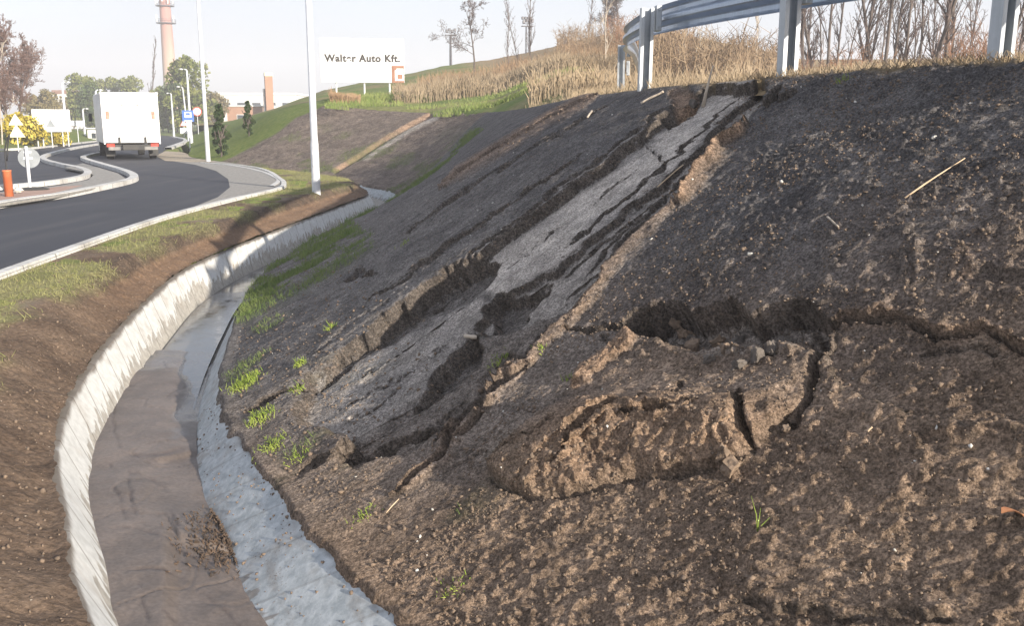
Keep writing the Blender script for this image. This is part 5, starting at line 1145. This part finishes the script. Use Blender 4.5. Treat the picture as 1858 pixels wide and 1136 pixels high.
for s_ in (-1, 1): MB().box((s_ * 1.32, 7.7, 1.9), (.16, .08, .4), 0, 0, .02).build('mirror', CH, t)
for s_ in (-1, 1): MB().box((s_ * .8, 8.03, .8), (.34, .05, .2)).build('headlight', SIGNW, t)
# ------------------------------------------------------------------ small things on the slope
STK = simple('weathered_stick', (.36, .30, .24), (.52, .45, .37), 14, .9, bmp=.2); STR = simple('straw', (.50, .37, .24), (.62, .48, .33), 10, .9)
def stick(a, b, r, label, mat=STK, name='stick', lift=.012, bow=.002, r1=None, cat='stick'):
    pa, na, da = on_slope(*a); pb, nb_, db = on_slope(*b); pa = pa + na * lift; pb = pb + nb_ * lift; mb = MB(); n = 7; rng = random.Random(int(a[0]))
    pts = [pa + (pb - pa) * i / (n - 1) + (na * bow * math.sin(i / (n - 1) * 3.14) + np.array([rng.gauss(0, r * .12) for _ in range(3)])) for i in range(n)]
    pts = [p - pa for p in pts]; mb.tube(pts, [r * (1 + rng.uniform(-.15, .15)) * (1 if r1 is None else 1 + (r1 / r - 1) * i / (n - 1)) for i in range(n)], 7)
    o = mb.build(name, mat, None, True); o.location = tuple(pa); return tag(o, label, cat)
stick((1163, 191), (1206, 168), .011, 'pale stick lying below the two far guardrail posts', lift=.02)
stick((1066, 214), (1076, 203), .012, 'tiny pale twig left of the stick below the far guardrail posts')
stick((1645, 365), (1752, 292), .005, 'long thin straw stalk lying on the dark right part of the slope', STR, lift=.015, bow=.004, r1=.003)
stick((845, 615), (862, 618), .014, 'short pale stub of root at the foot of the plate between two hollows', lift=.03)
stick((725, 912), (700, 932), .0025, 'thin dry stalk on the lower slope near the channel', STR)
stick((1240, 303), (1200, 345), .005, 'thin pale straw along the second crack of the slipped plate', STR, lift=.03)
stick((1505, 395), (1520, 418), .006, 'short brown twig in the middle of the right slope', STK)
stick((1575, 790), (1585, 778), .004, 'tiny pale curved straw right of the slump', STR)
pa, na, _ = on_slope(1276, 194); mb = MB(); 
q = [pa, pa + np.array([.02, .0, .12]), pa + np.array([.055, 0, .28]), pa + np.array([.075, 0, .36])]; mb.tube([x - pa for x in q], [.02, .014, .009, .005], 7)
o = mb.build('reed_stalk', STK, None, True); o.location = tuple(pa); tag(o, 'pale broken reed stalk standing upright at the top of the slipped plate', 'reed stalk')
def tuft(px, py, n, h, label, mat=GRM, spread=.06, wid=.0035, name='grass_tuft'):
    p, nn, dd = on_slope(px, py); rng = np.random.default_rng(int(px * 7 + py)); 
    b = rng.normal(size=(n, 3)) * spread; b -= np.outer(b @ nn, nn); b -= nn * .01
    d = rng.normal(size=(n, 3)) * [.5, .5, .2] + [0, 0, 1]; d /= np.linalg.norm(d, axis=1, keepdims=True); hh = h * rng.uniform(.5, 1.15, n)[:, None]
    m = b + d * hh * .6; e = m + (d + rng.normal(size=(n, 3)) * .45 - [0, 0, .25]) * hh * .5
    VF = cat_vf(tubes_np(b, m, np.full(n, wid), np.full(n, wid * .8), 3), tubes_np(m, e, np.full(n, wid * .8), np.full(n, wid * .1), 3))
    o = link(name, npmesh(name, VF[0], VF[1], smooth=False), mat); o.location = tuple(p); return tag(o, label, 'grass tuft', 'grass tufts on the slope')
GRB = simple('yellow_green_grass', (.16, .24, .03), (.30, .36, .07), 6, .9)
for px, py, n, h, sp_, lab in [(440, 700, 260, .10, .10, 'biggest bright green grass tuft near the right channel wall'), (455, 685, 140, .09, .06, 'green grass tuft joined to the top of the biggest one'), (470, 760, 170, .09, .08, 'green grass tuft directly below the biggest one'), (490, 812, 200, .09, .09, 'lowest of the green grass tufts beside the channel'),
      (600, 597, 60, .10, .03, 'small yellowish grass tuft above the long scarp'), (543, 661, 90, .10, .04, 'yellow green grass tuft at the lower end of the long scarp'), (538, 710, 60, .08, .05, 'thin grass tuft just below the end of the long scarp'),
      (660, 937, 70, .06, .05, 'small grass tuft on the lower slope above the gravelly channel wall'), (820, 1068, 70, .05, .05, 'low sparse grass tuft at the bottom centre of the slope'), (540, 832, 60, .07, .06, 'sparse grass on the low crack near the channel'), (730, 445, 40, .08, .05, 'single dark green weed on the smooth upper face'),
      (900, 655, 50, .06, .07, 'sparse light green sprouts at the bend of the second crack'), (978, 632, 30, .07, .03, 'few grass blades beside the dark hole of the third crack'), (1527, 150, 30, .10, .03, 'short green grass tuft at the crest right of the middle post'), (1030, 690, 20, .07, .02, 'few thin blades at the tip of the clay ridge'), (920, 690, 20, .06, .03, 'few green blades on the crack below the hollow')]:
    tuft(px, py, int(n * .8), h * .62, lab, GRB, sp_ * .75, wid=.0028)
p, nn, _ = on_slope(1374, 968); mb = MB()
for dx, hh, b in ((0, .15, -.03), (.006, .10, .01), (.01, .06, .05)): mb.tube([(0, 0, 0), (b * .3, 0, hh * .5), (b, .01, hh)], [.0025, .002, .0006], 4)
o = mb.build('grass_sprig', GRB, None, True); o.location = tuple(p); tag(o, 'single tall green grass blade on the slope below the slump', 'grass blade')
p, nn, _ = on_slope(1846, 946); mb = MB(); n_ = 7
vs = []; 
for i in range(n_):
    f = i / (n_ - 1); w_ = .022 * math.sin(f * 3.0 + .1); vs += [(-.05 + .1 * f, -w_, .012 + .015 * math.sin(f * 5)), (-.05 + .1 * f, w_, .02 + .01 * math.cos(f * 4))]
mb.add(vs + [(a, b, c - .003) for a, b, c in vs], [(2 * i, 2 * i + 1, 2 * i + 3, 2 * i + 2) for i in range(n_ - 1)] + [(2 * i + 2 * n_, 2 * i + 2 + 2 * n_, 2 * i + 3 + 2 * n_, 2 * i + 1 + 2 * n_) for i in range(n_ - 1)])
o = mb.build('dry_leaf', simple('brown_leaf', (.30, .13, .06), (.42, .2, .1), 20, .7), None, True); o.location = tuple(p + nn * .015); tag(o, 'curled reddish brown leaf at the right edge of the slope', 'leaf')
o = link('pebble', blob_mesh('pebble', 9, .013, 2, (1, .6, .8)), simple('white_chip', (.78, .78, .76), (.85, .85, .83), 10, .5)); p, nn, _ = on_slope(1476, 655); o.location = tuple(p + nn * .012); tag(o, 'bright white chip at the top of the fissure right of the slump', 'pebble')
def soil_simple(name, a, b_): return simple(name, a, b_, 30, .95, bmp=.8, bdist=.012, detail=6)
CLOD = soil_simple('clod_earth', (.12, .09, .068), (.22, .16, .115)); CLODC = soil_simple('clod_clay', (.15, .108, .076), (.235, .17, .12)); CLODD = soil_simple('clod_dark', (.085, .073, .064), (.14, .12, .105))
for i, (px, py, r, m, lab) in enumerate([(1243, 612, .05, CLODC, 'clay lump standing in the left part of the cavity'), (1262, 634, .055, CLODC, 'longer clay lump leaning in front of the cavity'), (1228, 590, .045, CLOD, 'lump below the left lip of the cavity'), (1305, 618, .045, CLODC, 'upper clay clod in the middle of the cavity'), (1318, 640, .05, CLOD, 'lower clod in the middle of the cavity'),
      (1340, 622, .06, CLODD, 'smooth dark clod leaning on the cavity wall'), (1372, 652, .045, CLODD, 'dark flat clod near the lower edge of the cavity'), (1345, 662, .04, CLODD, 'small dark clod at the lower edge of the cavity'), (1402, 640, .05, CLODD, 'dark clod in the right half of the cavity'), (1430, 628, .045, CLODD, 'dark clod at the far right of the cavity'), (1290, 655, .035, CLODD, 'dark crumb under the clay lumps'),
      (1170, 628, .035, CLODD, 'small dark clod right of the clay ridge'), (1315, 822, .055, CLOD, 'crumbly clod on the lower edge of the slump'), (1330, 858, .05, CLODC, 'clay clod that rolled below the slump'), (1424, 775, .022, CLOD, 'small clod in the heap beside the right fissure, left one'), (1440, 768, .022, CLOD, 'small clod in the heap beside the right fissure, right one'), (1255, 195, .05, CLODD, 'dark lump at the top of the first scarp'), (770, 592, .05, CLOD, 'soil lump at the upper end of the lower plate'), (960, 580, .05, CLODD, 'rounded grey lump in the hollow of the second scarp'), (1235, 355, .05, CLODC, 'clay crust block broken at the third crack')]):
    p, nn, _ = on_slope(px, py); o = link('soil_clod', blob_mesh('soil_clod', 20 + i, r, 3, (1.15, .9, .8), .38), m); o.location = tuple(p + nn * r * .25); o.rotation_euler = (i * .7, i * 1.3, i * .9); tag(o, lab, 'clod', 'clods broken from the slide')
for i, (px, py, r, lab) in enumerate([(1414, 202, .022, 'white stone on the slope under the middle guardrail post'), (1364, 465, .016, 'white stone above the cavity on the slope'), (1554, 185, .012, 'white pebble below the crest, left of the nearest post'), (1762, 188, .012, 'white pebble below the nearest guardrail post'), (1700, 250, .016, 'tan pebble left of the straw tip'), (590, 262, .03, 'pale lump on the far bare slope')][:5]):
    p, nn, _ = on_slope(px, py); o = link('pebble', blob_mesh('pebble', 60 + i, r, 2), wsM); o.location = tuple(p + nn * r * .4); tag(o, lab, 'pebble', 'pale pebbles on the slope')
# crumbs scattered over the slope and verge (uncountable)
def crumbs(name, n, seed, pick, size, mat, label):
    import bmesh
    bm = bmesh.new(); bmesh.ops.create_icosphere(bm, subdivisions=1, radius=1); bm.verts.ensure_lookup_table(); v0 = np.array([v.co for v in bm.verts]); f0 = np.array([[v.index for v in f.verts] for f in bm.faces]); bm.free()
    pos, nrm = pick(n, seed); n = len(pos); rng = np.random.default_rng(seed); s = size * rng.gamma(2.0, .5, n).clip(.3, 3.2)
    V = v0[None] * (1 + .32 * rng.normal(size=(n, len(v0), 1))) * rng.uniform(.6, 1.2, (n, 1, 3)) * s[:, None, None] + (pos + nrm * (s * .25)[:, None])[:, None]
    Fq = (f0[None] + (np.arange(n) * len(v0))[:, None, None]).reshape(-1, 3); o = link(name, npmesh(name, V.reshape(-1, 3), Fq, smooth=True), mat); return tag(o, label, name.replace('_', ' '), kind='stuff')
def pick_slope(cond):
    def f(n, seed):
        rng = np.random.default_rng(seed); w_ = np.where(cond, 1.0, 0).ravel() / (dep0.ravel() ** .6); idx = rng.choice(w_.size, n, p=w_ / w_.sum())
        return np.stack([EX, EY, EZ], -1).reshape(-1, 3)[idx], NB.reshape(-1, 3)[idx]
    return f
seen = (dep0 < 16) & ~behind & (px0 > -200) & (px0 < 2000) & (py0 < 1300) & (W_ > .02) & (W_ < .98) & (S_ > 1)
right_ = seen & (px0 + (py0 - 500) * .7 > 1080 + 120 * fbm(BX * 1.5, BY * 1.5, 121, 3)) & (ROUGH > .4)
crumbs('soil_crumbs', 16000, 5, pick_slope(right_ & (fbm(BX * 2.5, BY * 2.5, 122, 3) > -.15)), .0036, CLOD, 'loose brown crumbs of earth on the right slope')
crumbs('soil_crumbs', 6000, 6, pick_slope(seen & (ROUGH > .4) & ((W_ < .3) | (CLAY > .2))), .0048, CLOD, 'loose crumbs of earth at the toe of the slope')
crumbs('gravel', 400, 7, pick_slope(seen), .0035, wsM, 'tiny pale pebbles sprinkled over the slope')
def pick_verge(n, seed):
    rng = np.random.default_rng(seed); dd = np.hypot(VX, VY); w_ = np.where((dd < 18) & (VY > 1) & (dm > .04), 1.0, 0).ravel() / dd.ravel() ** .5; idx = rng.choice(w_.size, n, p=w_ / w_.sum())
    return np.stack([VX, VY, VZ], -1).reshape(-1, 3)[idx], np.tile([0, 0, 1.0], (n, 1))
crumbs('soil_crumbs', 3500, 8, pick_verge, .0045, CLOD, 'loose crumbs of earth on the verge beside the channel')
def verge_grass(n, seed):
    rng = np.random.default_rng(seed); w_ = (vgreen * (np.hypot(VX, VY) < 40)).ravel(); w_ = w_ * np.repeat(np.gradient(arcL[sv])[:, None], VX.shape[1], 1).ravel(); idx = rng.choice(w_.size, n, p=w_ / w_.sum())
    b = np.stack([VX, VY, VZ], -1).reshape(-1, 3)[idx] + rng.normal(size=(n, 3)) * [.03, .03, 0]; d = rng.normal(size=(n, 3)) * [.6, .6, .2] + [0, 0, 1]; h = rng.uniform(.02, .06, n)[:, None]
    return tubes_np(b - [0, 0, .01], b + d * h, np.full(n, .004), np.full(n, .001), 3)
OLV = simple('olive_grass', (.15, .165, .055), (.27, .26, .11), 4, .9)
stuff('verge_grass', verge_grass(9000, 9), OLV, 'short sparse grass on the verge between kerb and channel', 'grass')
def slope_grass(n, seed):
    rng = np.random.default_rng(seed); w_ = (GREEN * (S_ < 14) * np.where(main, 1.0, .12)).ravel() * (np.clip(dep0, 0, 60).ravel() ** .6); w_ = np.where((GREEN > .25).ravel(), w_, 0); idx = rng.choice(w_.size, n, p=w_ / w_.sum())
    b = np.stack([EX, EY, EZ], -1).reshape(-1, 3)[idx]; d = rng.normal(size=(n, 3)) * [.6, .6, .2] + [0, 0, 1]; s = np.clip(dep0.ravel()[idx] / 12, .8, 1.5)
    return tubes_np(b - [0, 0, .01], b + d * (rng.uniform(.02, .06, n) * s)[:, None], .003 * s, .001 * s, 3)
stuff('slope_grass', slope_grass(14000, 10), simple('slope_green', (.10, .155, .035), (.19, .24, .07), 4, .9), 'thin green growth in streaks on the dark slope', 'grass')

# ------------------------------------------------------------------ haze
def pick_wall(n, seed):
    rng = np.random.default_rng(seed); kk = np.where((cs > 1.3) & (cs < 5))[0]; i = rng.choice(kk, n); f = rng.uniform(.1, 1.05, n) ** .8; q = WID[i] - CWR[i] + CWR[i] * f
    z = FZ[i] + (zr[i] - FZ[i]) * np.minimum(f, 1); return np.stack([cL[i, 0] + cN[i, 0] * q, cL[i, 1] + cN[i, 1] * q, z], 1), np.tile([0, 0, 1.0], (n, 1))
crumbs('gravel', 600, 12, pick_wall, .0042, CLOD, 'small stones and silt crumbs lying on the gravelly channel wall')
dpx = [(rng_.gauss(405, 38), rng_.gauss(975, 24)) for rng_ in [random.Random(5)] for _ in range(600)]
DB = MB()
for i_, (x_, y_) in enumerate(dpx):
    if x_ > 470 or y_ < 900: continue
    k_2 = np.argmin((mpx - x_) ** 2 + (mpy - y_) ** 2); q_ = np.array([MXx.ravel()[k_2], MYy.ravel()[k_2], mz.ravel()[k_2] + .006]); a_ = i_ * 2.4; l_ = .003 + .014 * ((i_ * 37) % 10) / 10
    DB.tube([q_ - [math.cos(a_) * l_, math.sin(a_) * l_, -.01 * math.sin(i_)], q_ + [math.cos(a_) * l_, math.sin(a_) * l_, .012 + .01 * math.cos(i_)]], .0018 + .004 * ((i_ * 13) % 7) / 7, 5)
tag(DB.build('debris', simple('dark_debris', (.035, .026, .02), (.12, .08, .055), 25, .9)), 'dark heap of twigs and leaves washed against the gravelly channel wall', 'debris', kind='stuff')
hz = MB().box((-100, 400, 30), (2900, 1300, 68)).build('haze'); hz['kind'] = 'stuff'
hm = bpy.data.materials.new('haze'); hm.use_nodes = True; ht = hm.node_tree; ht.nodes.clear(); ho = ht.nodes.new('ShaderNodeOutputMaterial'); hv = ht.nodes.new('ShaderNodeVolumePrincipled')
hv.inputs['Color'].default_value = (.93, .94, 1, 1); hv.inputs['Density'].default_value = .0016; hv.inputs['Anisotropy'].default_value = .0
ht.links.new(hv.outputs[0], ho.inputs['Volume']); hz.data.materials.append(hm)
